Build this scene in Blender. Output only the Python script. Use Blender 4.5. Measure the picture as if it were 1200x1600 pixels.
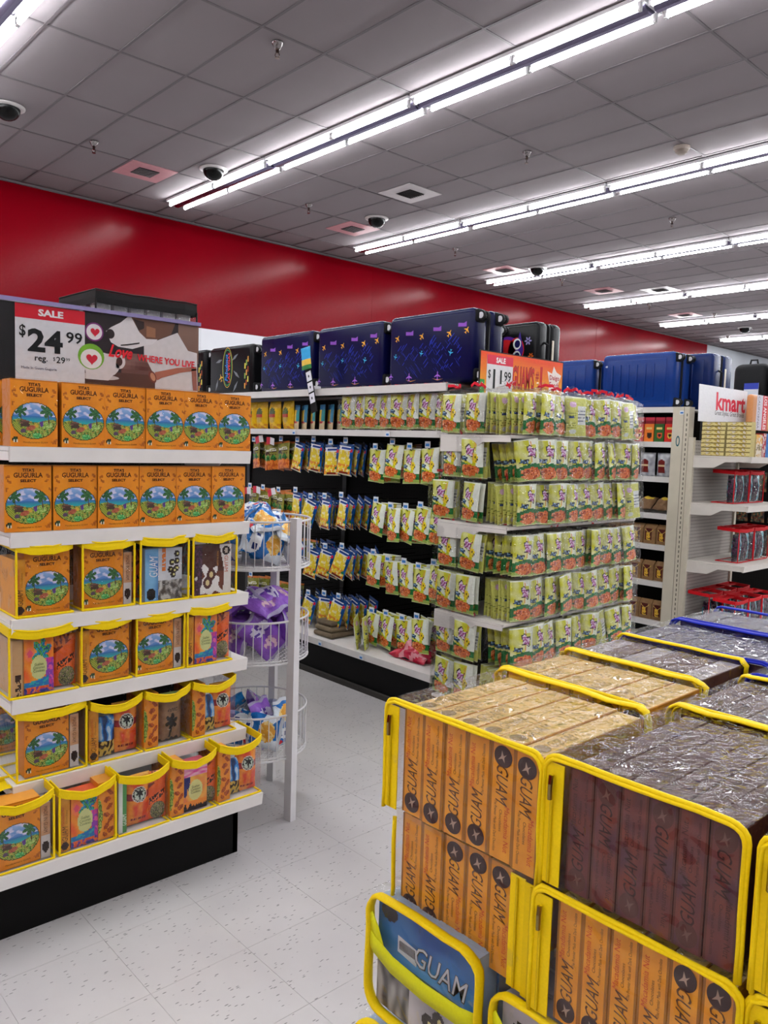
import bpy, bmesh, math, random
from math import sin, cos, pi, hypot, atan2, floor
from mathutils import Vector, Matrix, noise, Euler

for _o in list(bpy.data.objects):
    bpy.data.objects.remove(_o, do_unlink=True)
SC = bpy.context.scene
COL = SC.collection
random.seed(7)

# ------------------------------------------------------------------ camera
RIGHT = Vector((0.7372, -0.6750, 0.0312))
DOWN = Vector((-0.0346, -0.0838, -0.9959))
FWD = RIGHT.cross(DOWN).normalized()
DOWN = FWD.cross(RIGHT).normalized()
RIGHT.normalize()
CAMH = 1.5
cam_data = bpy.data.cameras.new('camera')
cam_data.sensor_fit = 'HORIZONTAL'
cam_data.sensor_width = 36.0
cam_data.lens = 1240.0 / 1200.0 * 36.0
cam_data.clip_start = 0.02
cam_data.clip_end = 200
cam = bpy.data.objects.new('camera', cam_data)
COL.objects.link(cam)
m3 = Matrix((RIGHT, -DOWN, -FWD)).transposed()
cam.matrix_world = Matrix.Translation((0, 0, CAMH)) @ m3.to_4x4()
SC.camera = cam

# ------------------------------------------------------------------ world, exposure
w = bpy.data.worlds.new('store_world')
SC.world = w
w.use_nodes = True
w.node_tree.nodes['Background'].inputs[0].default_value = (0.8, 0.85, 0.9, 1)
w.node_tree.nodes['Background'].inputs[1].default_value = 0.03
SC.view_settings.view_transform = 'Standard'
SC.view_settings.look = 'None'
SC.view_settings.exposure = 0.95
SC.view_settings.gamma = 1.0
SC.view_settings.use_curve_mapping = False
TUBE_STRENGTH = 26.0
try:
    SC.cycles.transparent_max_bounces = 16
    SC.cycles.max_bounces = 5
    SC.cycles.diffuse_bounces = 2
    SC.cycles.glossy_bounces = 2
    SC.cycles.use_light_tree = False
    SC.cycles.adaptive_threshold = 0.02
    SC.cycles.caustics_reflective = False
    SC.cycles.caustics_refractive = False
    SC.cycles.sample_clamp_indirect = 4.0
except Exception:
    pass

# ------------------------------------------------------------------ helpers
_lc = {}
def C(h, k=1.0):
    key = (h, k)
    if key not in _lc:
        h2 = h.lstrip('#')
        r = [int(h2[i:i+2], 16) / 255 for i in (0, 2, 4)]
        _lc[key] = tuple(min(1, (x / 12.92 if x <= .04045 else ((x + .055) / 1.055) ** 2.4) * k) for x in r) + (1.0,)
    return _lc[key]
def mix(a, b, t):
    t = max(0, min(1, t))
    return tuple(a[i] * (1 - t) + b[i] * t for i in range(3)) + (1.0,)
ORD = ['first', 'second', 'third', 'fourth', 'fifth', 'sixth', 'seventh', 'eighth', 'ninth', 'tenth',
       'eleventh', 'twelfth', 'thirteenth', 'fourteenth', 'fifteenth', 'sixteenth']

_txt = {}
def text_mesh(s, bold=0.0, shear=0.0):
    key = (s, bold, shear)
    if key in _txt:
        return _txt[key]
    cu = bpy.data.curves.new('t', 'FONT')
    cu.body = s
    cu.resolution_u = 2
    cu.offset = bold
    cu.shear = shear
    ob = bpy.data.objects.new('t', cu)
    me = ob.to_mesh()
    vs = [(v.co.x, v.co.y) for v in me.vertices]
    fs = [tuple(p.vertices) for p in me.polygons]
    ob.to_mesh_clear()
    bpy.data.objects.remove(ob)
    bpy.data.curves.remove(cu)
    x0 = min(v[0] for v in vs); x1 = max(v[0] for v in vs)
    y0 = min(v[1] for v in vs); y1 = max(v[1] for v in vs)
    vs = [((x - x0) / (x1 - x0) - .5, (y - y0) / (y1 - y0) - .5) for x, y in vs]
    _txt[key] = (vs, fs)
    return _txt[key]

class MB:
    def __init__(s):
        s.v = []; s.f = []; s.c = []; s.M = None
    def add(s, vs, fs, col):
        n = len(s.v)
        if s.M is not None:
            vs = [s.M @ Vector(v) for v in vs]
        s.v += [tuple(v) for v in vs]
        s.f += [tuple(i + n for i in f) for f in fs]
        if isinstance(col, list):
            s.c += col
        else:
            s.c += [col] * len(fs)
        return s
    def box(s, x0, x1, y0, y1, z0, z1, col):
        vs = [(x0,y0,z0),(x1,y0,z0),(x1,y1,z0),(x0,y1,z0),(x0,y0,z1),(x1,y0,z1),(x1,y1,z1),(x0,y1,z1)]
        fs = [(3,2,1,0),(4,5,6,7),(0,1,5,4),(1,2,6,5),(2,3,7,6),(3,0,4,7)]
        return s.add(vs, fs, col)
    def poly(s, pts, col):
        return s.add(pts, [tuple(range(len(pts)))], col)
    def tube(s, pts, r, col, n=6, closed=False, flat=1.0, up=None):
        pts = [Vector(p) for p in pts]
        N = len(pts); vs = []; fs = []
        prev = None
        for i, p in enumerate(pts):
            if closed:
                t = pts[(i+1) % N] - pts[i-1]
            else:
                t = pts[min(i+1, N-1)] - pts[max(i-1, 0)]
            if t.length < 1e-9: t = Vector((0,0,1))
            t.normalize()
            if up is not None:
                a = Vector(up) - t * t.dot(Vector(up))
                if a.length < 1e-4: a = t.orthogonal()
            elif prev is None:
                a = t.orthogonal()
            else:
                a = prev - t * prev.dot(t)
                if a.length < 1e-6: a = t.orthogonal()
            a.normalize(); prev = a
            b = t.cross(a)
            rr = r[i] if isinstance(r, (list, tuple)) else r
            for k in range(n):
                th = 2*pi*(k+.5)/n
                vs.append(p + a*cos(th)*rr*flat + b*sin(th)*rr)
        M = N if closed else N-1
        for i in range(M):
            for k in range(n):
                j = (i+1) % N
                fs.append((i*n+k, i*n+(k+1)%n, j*n+(k+1)%n, j*n+k))
        if not closed:
            fs.append(tuple(range(n-1, -1, -1)))
            fs.append(tuple((N-1)*n+k for k in range(n)))
        return s.add(vs, fs, col)
    def cyl(s, p, q, r, col, n=10, r2=None):
        return s.tube([p, q], [r, r if r2 is None else r2], col, n)
    def lathe(s, prof, col, n=16, c=(0,0,0)):
        vs = []; fs = []
        for (r, z) in prof:
            for k in range(n):
                th = 2*pi*k/n
                vs.append((c[0]+r*cos(th), c[1]+r*sin(th), c[2]+z))
        for i in range(len(prof)-1):
            for k in range(n):
                fs.append((i*n+k, i*n+(k+1)%n, (i+1)*n+(k+1)%n, (i+1)*n+k))
        return s.add(vs, fs, col)
    def rbox(s, x0, x1, y0, y1, z0, z1, r, col, seg=2):
        bm = bmesh.new()
        bmesh.ops.create_cube(bm, size=1)
        for v in bm.verts:
            v.co = ((x0+x1)/2 + v.co.x*(x1-x0), (y0+y1)/2 + v.co.y*(y1-y0), (z0+z1)/2 + v.co.z*(z1-z0))
        bmesh.ops.bevel(bm, geom=bm.edges[:], offset=r, segments=seg, affect='EDGES', profile=.5)
        bm.verts.index_update()
        vs = [v.co.copy() for v in bm.verts]; fs = [tuple(v.index for v in f.verts) for f in bm.faces]
        bm.free()
        return s.add(vs, fs, col)
    # flat print: frame = (origin, u axis unit, v axis unit); shapes lie 'lay' layers proud
    def pp(s, fr, pts, col, lay=1, e=.0003):
        o, u, v = [Vector(a) for a in fr]
        n = u.cross(v).normalized()
        return s.poly([o + u*a + v*b + n*(e*lay) for a, b in pts], col)
    def disc(s, fr, x, y, rx, ry, col, lay=1, n=18, rot=0):
        pts = []
        for k in range(n):
            a = 2*pi*k/n
            px, py = rx*cos(a), ry*sin(a)
            pts.append((x + px*cos(rot) - py*sin(rot), y + px*sin(rot) + py*cos(rot)))
        return s.pp(fr, pts, col, lay)
    def text(s, fr, t, x, y, w, h, col, lay=2, rot=0, bold=0.0, shear=0.0, e=.0003):
        vs, fs = text_mesh(t, bold, shear)
        o, u, v = [Vector(a) for a in fr]
        n = u.cross(v).normalized()
        out = []
        for a, b in vs:
            px, py = a*w, b*h
            qx = x + px*cos(rot) - py*sin(rot); qy = y + px*sin(rot) + py*cos(rot)
            out.append(o + u*qx + v*qy + n*(e*lay))
        return s.add(out, fs, col)
    def raster(s, fr, w, h, nx, ny, fn, lay=0, e=.0003, bulge=None):
        o, u, v = [Vector(a) for a in fr]
        n = u.cross(v).normalized()
        vs = []; fs = []; cs = []
        for j in range(ny+1):
            for i in range(nx+1):
                b = bulge(i/nx, j/ny) if bulge else 0
                vs.append(o + u*(w*i/nx) + v*(h*j/ny) + n*(e*lay + b))
        for j in range(ny):
            for i in range(nx):
                c = fn((i+.5)/nx, (j+.5)/ny)
                if c is None: continue
                k = j*(nx+1)+i
                fs.append((k, k+1, k+nx+2, k+nx+1)); cs.append(c)
        return s.add(vs, fs, cs)
    def mesh(s, name, mat, smooth=False):
        me = bpy.data.meshes.new(name)
        me.from_pydata(s.v, [], s.f)
        at = me.attributes.new('Col', 'FLOAT_COLOR', 'FACE')
        at.data.foreach_set('color', [x for c in s.c for x in c])
        if smooth:
            me.polygons.foreach_set('use_smooth', [True]*len(me.polygons))
        me.materials.append(mat)
        me.update()
        return me
    def build(s, name, mat, parent=None, smooth=False, kind=None):
        o = bpy.data.objects.new(name, s.mesh(name, mat, smooth))
        COL.objects.link(o)
        if parent is not None: o.parent = parent
        if kind: o['kind'] = kind
        return o

def tag(o, label, cat, group=None):
    o['label'] = label; o['category'] = cat
    if group: o['group'] = group
    return o
def place(o, loc=None, rot=None, scale=None):
    if loc is not None: o.location = loc
    if rot is not None: o.rotation_euler = rot if not isinstance(rot, (int, float)) else (0, 0, rot)
    if scale is not None: o.scale = scale if not isinstance(scale, (int, float)) else (scale,)*3
    return o
def thing(name, label, cat, loc=(0,0,0), rot=0, group=None):
    o = bpy.data.objects.new(name, None); COL.objects.link(o)
    o.empty_display_size = .05
    place(o, loc, rot)
    return tag(o, label, cat, group)
KIDS = {}
def kids(o):
    return [c for c in o.children]
_used = set()
def clone(root, loc=None, rot=None, label=None, group=None, scale=None, parent=None):
    """first use moves the prototype itself, later uses copy it with its parts"""
    if root.name not in _used:
        _used.add(root.name); r = root
    else:
        r = root.copy(); COL.objects.link(r)
        for ch in kids(root):
            c = ch.copy(); COL.objects.link(c); c.parent = r
            for g in kids(ch):
                d = g.copy(); COL.objects.link(d); d.parent = c
    place(r, loc, rot, scale)
    if label: r['label'] = label
    if group: r['group'] = group
    return r
def struct(o):
    o['kind'] = 'structure'
    return o
FX = -pi/2          # rotation that turns a thing to face -X (fronts are modelled facing -Y)
FRONT = lambda w, d: ((-w/2, -d/2, 0), (1,0,0), (0,0,1))

# ------------------------------------------------------------------ materials
def nodes(name):
    m = bpy.data.materials.new(name); m.use_nodes = True
    nt = m.node_tree; nt.nodes.clear()
    out = nt.nodes.new('ShaderNodeOutputMaterial')
    return m, nt, out
def N(nt, t, **kw):
    n = nt.nodes.new(t)
    for k, v in kw.items():
        if k.startswith('i_'):
            n.inputs[k[2:].replace('_', ' ')].default_value = v
        else:
            setattr(n, k, v)
    return n
def attr_mat(name, rough=.5, spec=.5, metal=0.0, nscale=60, namt=.06, bump=0.0, bscale=200, coat=0.0, stretch=None):
    m, nt, out = nodes(name)
    b = N(nt, 'ShaderNodeBsdfPrincipled')
    a = N(nt, 'ShaderNodeAttribute', attribute_name='Col')
    tc = N(nt, 'ShaderNodeTexCoord')
    nz = N(nt, 'ShaderNodeTexNoise'); nz.inputs['Scale'].default_value = nscale; nz.inputs['Detail'].default_value = 3
    nt.links.new(tc.outputs['Object'], nz.inputs['Vector'])
    mr = N(nt, 'ShaderNodeMapRange'); mr.inputs[1].default_value = .3; mr.inputs[2].default_value = .7
    mr.inputs[3].default_value = 1 - namt; mr.inputs[4].default_value = 1 + namt
    nt.links.new(nz.outputs['Fac'], mr.inputs[0])
    mx = N(nt, 'ShaderNodeVectorMath', operation='SCALE')
    nt.links.new(a.outputs['Color'], mx.inputs[0]); nt.links.new(mr.outputs[0], mx.inputs['Scale'])
    nt.links.new(mx.outputs[0], b.inputs['Base Color'])
    b.inputs['Roughness'].default_value = rough
    b.inputs['Specular IOR Level'].default_value = spec
    b.inputs['Metallic'].default_value = metal
    b.inputs['Coat Weight'].default_value = coat
    b.inputs['Coat Roughness'].default_value = .1
    if bump:
        n2 = N(nt, 'ShaderNodeTexNoise'); n2.inputs['Scale'].default_value = bscale; n2.inputs['Detail'].default_value = 2
        nt.links.new(tc.outputs['Object'], n2.inputs['Vector'])
        bp = N(nt, 'ShaderNodeBump'); bp.inputs['Strength'].default_value = bump; bp.inputs['Distance'].default_value = .01
        nt.links.new(n2.outputs['Fac'], bp.inputs['Height'])
        nt.links.new(bp.outputs[0], b.inputs['Normal'])
    nt.links.new(b.outputs[0], out.inputs[0])
    return m
M_card = attr_mat('printed_card', .38, .28, namt=.04)
M_foil = attr_mat('glossy_foil', .22, .4, namt=.05, bump=.5, bscale=45)
M_metal = attr_mat('painted_metal', .4, .5, namt=.04, nscale=12)
M_matte = attr_mat('matte_plastic', .55, .14, namt=.05)
M_fabric = attr_mat('woven_trim', .55, .18, namt=.04, nscale=300, bump=.08, bscale=900)
M_shell = attr_mat('hard_shell', .25, .16, namt=.04)
M_chrome = attr_mat('bright_metal', .2, .5, metal=1.0, namt=.03)
M_fruit = attr_mat('kraft_paper', .7, .3, namt=.12, nscale=40, bump=.3, bscale=60)

def film_mat(name, scale, strength, base, rough=.07, tint=(.97,.97,.97,1), stretch=(1,1,1), top=.22, dist=.02, det=1.0, warp=.8):
    m, nt, out = nodes(name)
    tc = N(nt, 'ShaderNodeTexCoord')
    mp = N(nt, 'ShaderNodeMapping'); mp.inputs['Scale'].default_value = stretch
    nt.links.new(tc.outputs['Object'], mp.inputs['Vector'])
    nz = N(nt, 'ShaderNodeTexNoise'); nz.inputs['Scale'].default_value = scale; nz.inputs['Detail'].default_value = det
    nz.inputs['Distortion'].default_value = warp
    nt.links.new(mp.outputs[0], nz.inputs['Vector'])
    bp = N(nt, 'ShaderNodeBump'); bp.inputs['Strength'].default_value = strength; bp.inputs['Distance'].default_value = dist
    nt.links.new(nz.outputs['Fac'], bp.inputs['Height'])
    gl = N(nt, 'ShaderNodeBsdfGlossy'); gl.inputs['Roughness'].default_value = rough
    nt.links.new(bp.outputs[0], gl.inputs['Normal'])
    tr = N(nt, 'ShaderNodeBsdfTransparent'); tr.inputs[0].default_value = tint
    fr = N(nt, 'ShaderNodeFresnel'); fr.inputs['IOR'].default_value = 1.45
    nt.links.new(bp.outputs[0], fr.inputs['Normal'])
    ma = N(nt, 'ShaderNodeMath', operation='MULTIPLY_ADD'); ma.inputs[1].default_value = .7; ma.inputs[2].default_value = base
    nt.links.new(fr.outputs[0], ma.inputs[0])
    ad = N(nt, 'ShaderNodeMath', operation='MINIMUM'); ad.inputs[1].default_value = top
    nt.links.new(ma.outputs[0], ad.inputs[0])
    ms = N(nt, 'ShaderNodeMixShader')
    nt.links.new(ad.outputs[0], ms.inputs[0]); nt.links.new(tr.outputs[0], ms.inputs[1]); nt.links.new(gl.outputs[0], ms.inputs[2])
    nt.links.new(ms.outputs[0], out.inputs[0])
    return m
M_film = film_mat('clear_vinyl', 24, .7, .01, .06, top=.18)
M_wrap = film_mat('crinkled_cellophane', 26, 1.0, .03, .08, top=.26)
M_shrink = film_mat('shrink_film', 22, .5, -.01, .05, top=.12)
M_acryl = film_mat('clear_acrylic', 2, .02, -.015, .03, top=.12)

def floor_mat():
    m, nt, out = nodes('speckled_vinyl_floor')
    b = N(nt, 'ShaderNodeBsdfPrincipled')
    tc = N(nt, 'ShaderNodeTexCoord')
    ge = N(nt, 'ShaderNodeNewGeometry')
    def flecks(scale, rot, lo, hi):
        mp = N(nt, 'ShaderNodeMapping'); mp.inputs['Scale'].default_value = (1, 3.2, 1); mp.inputs['Rotation'].default_value = (0, 0, rot)
        nt.links.new(ge.outputs['Position'], mp.inputs['Vector'])
        vo = N(nt, 'ShaderNodeTexVoronoi'); vo.inputs['Scale'].default_value = scale
        nt.links.new(mp.outputs[0], vo.inputs['Vector'])
        wn = N(nt, 'ShaderNodeTexWhiteNoise')
        nt.links.new(vo.outputs['Position'], wn.inputs['Vector'])
        r = N(nt, 'ShaderNodeMapRange'); r.inputs[1].default_value = lo; r.inputs[2].default_value = hi; r.inputs[3].default_value = 1; r.inputs[4].default_value = 0
        nt.links.new(vo.outputs['Distance'], r.inputs[0])
        gt = N(nt, 'ShaderNodeMath', operation='GREATER_THAN'); gt.inputs[1].default_value = .62
        nt.links.new(wn.outputs['Value'], gt.inputs[0])
        mu = N(nt, 'ShaderNodeMath', operation='MULTIPLY')
        nt.links.new(r.outputs[0], mu.inputs[0]); nt.links.new(gt.outputs[0], mu.inputs[1])
        return mu
    f1 = flecks(34, .5, .16, .2); f2 = flecks(27, 2.0, .14, .19)
    ma = N(nt, 'ShaderNodeMath', operation='MAXIMUM'); nt.links.new(f1.outputs[0], ma.inputs[0]); nt.links.new(f2.outputs[0], ma.inputs[1])
    nz = N(nt, 'ShaderNodeTexNoise'); nz.inputs['Scale'].default_value = 1.4; nz.inputs['Detail'].default_value = 5
    nt.links.new(ge.outputs['Position'], nz.inputs['Vector'])
    cr = N(nt, 'ShaderNodeValToRGB')
    cr.color_ramp.elements[0].color = C('#b9b4b5'); cr.color_ramp.elements[0].position = .3
    cr.color_ramp.elements[1].color = C('#d3cfcd'); cr.color_ramp.elements[1].position = .7
    nt.links.new(nz.outputs['Fac'], cr.inputs[0])
    mx = N(nt, 'ShaderNodeMixRGB'); mx.inputs[2].default_value = C('#5d5a5c')
    ms = N(nt, 'ShaderNodeMath', operation='MULTIPLY'); ms.inputs[1].default_value = .75
    nt.links.new(ma.outputs[0], ms.inputs[0])
    nt.links.new(ms.outputs[0], mx.inputs[0]); nt.links.new(cr.outputs[0], mx.inputs[1])
    nt.links.new(mx.outputs[0], b.inputs['Base Color'])
    b.inputs['Roughness'].default_value = .34
    b.inputs['Specular IOR Level'].default_value = .5
    nt.links.new(b.outputs[0], out.inputs[0])
    return m
M_floor = floor_mat()

def plain(name, col, rough, spec=.4, nscale=3, namt=.05, bump=0, bscale=80):
    m, nt, out = nodes(name)
    b = N(nt, 'ShaderNodeBsdfPrincipled'); ge = N(nt, 'ShaderNodeNewGeometry')
    nz = N(nt, 'ShaderNodeTexNoise'); nz.inputs['Scale'].default_value = nscale; nz.inputs['Detail'].default_value = 4
    nt.links.new(ge.outputs['Position'], nz.inputs['Vector'])
    mx = N(nt, 'ShaderNodeMixRGB')
    mx.inputs[1].default_value = tuple(x*(1-namt) for x in col[:3]) + (1,)
    mx.inputs[2].default_value = tuple(min(1, x*(1+namt)) for x in col[:3]) + (1,)
    nt.links.new(nz.outputs['Fac'], mx.inputs[0]); nt.links.new(mx.outputs[0], b.inputs['Base Color'])
    b.inputs['Roughness'].default_value = rough; b.inputs['Specular IOR Level'].default_value = spec
    if bump:
        n2 = N(nt, 'ShaderNodeTexNoise'); n2.inputs['Scale'].default_value = bscale
        nt.links.new(ge.outputs['Position'], n2.inputs['Vector'])
        bp = N(nt, 'ShaderNodeBump'); bp.inputs['Strength'].default_value = bump; bp.inputs['Distance'].default_value = .005
        nt.links.new(n2.outputs['Fac'], bp.inputs['Height']); nt.links.new(bp.outputs[0], b.inputs['Normal'])
    nt.links.new(b.outputs[0], out.inputs[0])
    return m
M_tile = plain('mineral_ceiling_tile', C('#877f82'), .9, .1, 1.5, .05, .25, 240)
M_bar = plain('ceiling_grid_shade_grey', C('#655e61'), .6, .3)  # darker than the tiles: shadow gaps along tile edges put into the colour
M_red = plain('red_wall_paint', C('#7a0010'), .2, .07, 1.2, .14)
M_white_wall = plain('white_wall_paint', C('#dcdde2'), .6)
M_grey_wall = plain('grey_wall_paint', C('#b9bcc2'), .7)

def peg_mat(name, base, hole, pitch=.0254, rad=.0036):
    m, nt, out = nodes(name)
    b = N(nt, 'ShaderNodeBsdfPrincipled'); ge = N(nt, 'ShaderNodeNewGeometry')
    sx = N(nt, 'ShaderNodeSeparateXYZ'); nt.links.new(ge.outputs['Position'], sx.inputs[0])
    ad = N(nt, 'ShaderNodeMath', operation='ADD'); nt.links.new(sx.outputs['X'], ad.inputs[0]); nt.links.new(sx.outputs['Y'], ad.inputs[1])
    def cell(o):
        d = N(nt, 'ShaderNodeMath', operation='DIVIDE'); d.inputs[1].default_value = pitch; nt.links.new(o, d.inputs[0])
        f = N(nt, 'ShaderNodeMath', operation='FRACT'); nt.links.new(d.outputs[0], f.inputs[0])
        s = N(nt, 'ShaderNodeMath', operation='SUBTRACT'); s.inputs[1].default_value = .5; nt.links.new(f.outputs[0], s.inputs[0])
        p = N(nt, 'ShaderNodeMath', operation='POWER'); p.inputs[1].default_value = 2; nt.links.new(s.outputs[0], p.inputs[0])
        return p
    a = cell(ad.outputs[0]); c = cell(sx.outputs['Z'])
    su = N(nt, 'ShaderNodeMath', operation='ADD'); nt.links.new(a.outputs[0], su.inputs[0]); nt.links.new(c.outputs[0], su.inputs[1])
    lt = N(nt, 'ShaderNodeMath', operation='LESS_THAN'); lt.inputs[1].default_value = (rad/pitch)**2; nt.links.new(su.outputs[0], lt.inputs[0])
    mx = N(nt, 'ShaderNodeMixRGB'); mx.inputs[1].default_value = base; mx.inputs[2].default_value = hole
    nt.links.new(lt.outputs[0], mx.inputs[0]); nt.links.new(mx.outputs[0], b.inputs['Base Color'])
    b.inputs['Roughness'].default_value = .6
    b.inputs['Specular IOR Level'].default_value = .12
    nt.links.new(b.outputs[0], out.inputs[0])
    return m
M_pegblack = peg_mat('black_pegboard', C('#141211'), C('#040404'))
M_pegwhite = peg_mat('white_pegboard', C('#c2bbb4'), C('#2c2826'), rad=.0042)

m, nt, out = nodes('fluorescent_tube_glow')
em = N(nt, 'ShaderNodeEmission'); em.inputs[0].default_value = (.95, .975, 1.0, 1); em.inputs[1].default_value = TUBE_STRENGTH
nt.links.new(em.outputs[0], out.inputs[0])
M_tube = m
WHITE = C('#e6e1dd'); BLACK = C('#080707'); YEL = C('#f0cd08'); BEIGE = C('#cfc6b2')

# ================================================================== THE SETTING
HC = 4.72           # ceiling height
YW = 11.04          # red back wall
X0, X1, Y0 = -7.0, 30.0, -10.0
XR = 22.8          # the red paint ends here
def slab(name, x0, x1, y0, y1, z0, z1, mat, parent=None):
    o = MB().box(x0, x1, y0, y1, z0, z1, WHITE).build(name, mat, parent)
    return o if parent else struct(o)
floor_o = slab('floor', X0, X1, Y0, YW, -.1, -.004, M_floor)
ceil_o = slab('ceiling', X0, X1, Y0, YW, HC+.012, HC+.1, M_tile)
wall_back = slab('wall_back', X0, XR, YW, YW+.1, 3.18, HC+.1, M_red)
slab('grey_panel', XR, X1, YW, YW+.1, 3.18, HC+.1, M_grey_wall, wall_back)
slab('lower_panel', X0, X1, YW-.02, YW+.1, -.1, 3.18, M_white_wall, wall_back)
for xj in (2.4, 9.7, 17.0):
    slab('panel_joint', xj, xj+.012, YW-.004, YW, 3.18, HC, M_red, wall_back)
slab('wall_right', X1, X1+.1, Y0, YW+.1, -.1, HC+.1, M_grey_wall)
slab('wall_left', X0-.1, X0, Y0, YW+.1, -.1, HC+.1, M_red)
slab('wall_front', X0-.1, X1+.1, Y0-.1, Y0, -.1, HC+.1, M_grey_wall)
trim = slab('trim_1', X0, X1, YW-.03, YW-.0, HC-.03, HC, M_bar)

# floor tiles (12 inch) in the aisle
TS = .3048
tile_me = MB()
g = .0006
tile_me.add([(g,g,0),(TS-g,g,0),(TS-g,TS-g,0),(g,TS-g,0),(0,0,-.004),(TS,0,-.004),(TS,TS,-.004),(0,TS,-.004)],
            [(0,1,2,3),(0,4,5,1),(1,5,6,2),(2,6,7,3),(3,7,4,0)], WHITE)
tile_me = tile_me.mesh('floor_tile', M_floor)
fx0, fy0 = 1.243 - 4*TS, 2.194 - 8*TS
nt_ = 0
for i in range(0, 17):
    for j in range(0, 20):
        x, y = fx0 + i*TS, fy0 + j*TS
        # keep the open aisle between the displays
        if x > 3.2 or (x > .9 and x < 1.95 and y < .55) or (x+TS < 1.45 and y > 2.45) or x < .2 or (y < .9 and x > .7) or nt_ >= 300: continue
        o = bpy.data.objects.new('floor_tile', tile_me); COL.objects.link(o)
        o.parent = floor_o; o.location = (x, y, 0); nt_ += 1

# ceiling: 2 x 4 ft lay-in tiles on a T grid
TX, TY = .61, 1.218
CX0, CY0 = 3.0, 5.50
Mi = m3.transposed()
def seen(p, mg=120):
    c = Mi @ (Vector(p) - Vector((0,0,CAMH)))
    if c.z > -.2: return 0
    px = 600 + 1240*c.x/-c.z; py = 800 - 1240*c.y/-c.z
    return -c.z if (-mg < px < 1200+mg and -mg < py < 1600) else 0
ct = MB().box(.012, TX-.012, .012, TY-.012, .0, .014, WHITE).mesh('ceiling_tile', M_tile)
cand = []
for i in range(-4, 60):
    for j in range(-6, 6):
        x, y = CX0 + i*TX, CY0 + j*TY
        if y + TY > YW: continue
        d = seen((x+TX/2, y+TY/2, HC))
        if d: cand.append((d, x, y))
cand.sort()
for d, x, y in cand[:300]:
    o = bpy.data.objects.new('ceiling_tile', ct); COL.objects.link(o); o.parent = ceil_o
    o.location = (x, y, HC + random.choice((0, 0, 0, .0015)))
for i in range(-4, 46):
    x = CX0 + i*TX
    MB().box(x-.011, x+.011, -2.0, YW, HC-.006, HC+.004, WHITE).build('grid_bar', M_bar, ceil_o)
for j in range(-6, 5):
    y = CY0 + j*TY
    MB().box(.6, 29.9, y-.011, y+.011, HC-.0055, HC+.0035, WHITE).build('grid_bar', M_bar, ceil_o)

# fluorescent strip lights, 8 ft two-row fixtures in long runs square to the red wall
def make_fixture():
    L = 2.35
    t = thing('strip_light', 'x', 'light')
    h = MB()
    h.box(-.15, .15, .01, L-.01, -.03, 0, C('#e8e6ea'))
    h.build('housing', M_metal, t)
    h = MB()
    h.add([(-.02,0.02,-.082),(.02,.02,-.082),(.075,.02,-.035),(-.075,.02,-.035),(-.02,L-.02,-.082),(.02,L-.02,-.082),(.075,L-.02,-.035),(-.075,L-.02,-.035)],
          [(0,1,5,4),(1,2,6,5),(3,0,4,7),(0,3,2,1),(4,5,6,7)], C('#6f6880'))
    h.build('reflector', M_chrome, t)
    for s in (-1, 1):
        for k in range(2):
            y0 = .05 + k*(L/2 - .02); y1 = y0 + L/2 - .08
            MB().cyl((s*.108, y0, -.07), (s*.108, y1, -.07), .019, WHITE, 10).build('tube', M_tube, t)
            for ye in (y0-.012, y1+.012):
                MB().box(s*.108-.014, s*.108+.014, ye-.012, ye+.012, -.092, -.03, C('#d9d7da')).build('lampholder', M_matte, t)
    return t
fix = make_fixture()
rows = [5.38 + 3.31*k for k in range(-3, 7)]
for r, x in enumerate(rows):
    for k in range(7):
        y = 10.25 - 2.36*(k+1)
        lab = 'white fluorescent strip light, %s from the red wall in the %s' % (ORD[k],
              ['run behind the camera', 'run left of the camera', 'top left corner run', 'longest run', 'second long run', 'third run', 'fourth run', 'fifth run', 'sixth run', 'seventh run', 'eighth run', 'farthest run'][r])
        clone(fix, (x, y, HC-.006), 0, lab, 'fluorescent strip lights on the ceiling')

# sprinklers
def make_sprinkler():
    t = thing('sprinkler_head', 'x', 'sprinkler')
    MB().lathe([(.001,0),(.05,0),(.048,-.008),(.022,-.05),(.018,-.05)], C('#8c8686'), 14).build('escutcheon', M_chrome, t, True)
    b = MB().cyl((0,0,-.04),(0,0,-.085), .014, C('#6d5a52'))
    b.tube([(-.014,0,-.085),(-.018,0,-.1),(-.004,0,-.118)], .004, C('#6d5a52')); b.tube([(.014,0,-.085),(.018,0,-.1),(.004,0,-.118)], .004, C('#6d5a52'))
    b.build('body', M_chrome, t)
    MB().cyl((0,0,-.118),(0,0,-.122), .02, C('#7d6a60'), 12).build('deflector', M_chrome, t)
    return t
sp = make_sprinkler()
for (x, y), lb in zip([(3.836,5.617),(3.679,8.894),(6.666,8.941),(7.105,5.604),(9.729,9.051),(10.415,5.655),(12.753,9.086),(16.0,9.1),(18.0,8.6),(21.6,9.9),(13.7,5.65)],
    ['nearest the camera, above the sale sign', 'above the left black dome', 'above the blue suitcases', 'between the two longest light runs', 'left of the third light run',
     'right of the smoke detector', 'between third and fourth light runs', 'beside the fourth light run', 'beside the fifth light run', 'beside the sixth light run', 'far right, beyond the third run']):
    clone(sp, (x, y, HC-.006), random.random()*3, 'small metal sprinkler head, ' + lb, 'ceiling sprinklers')
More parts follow.
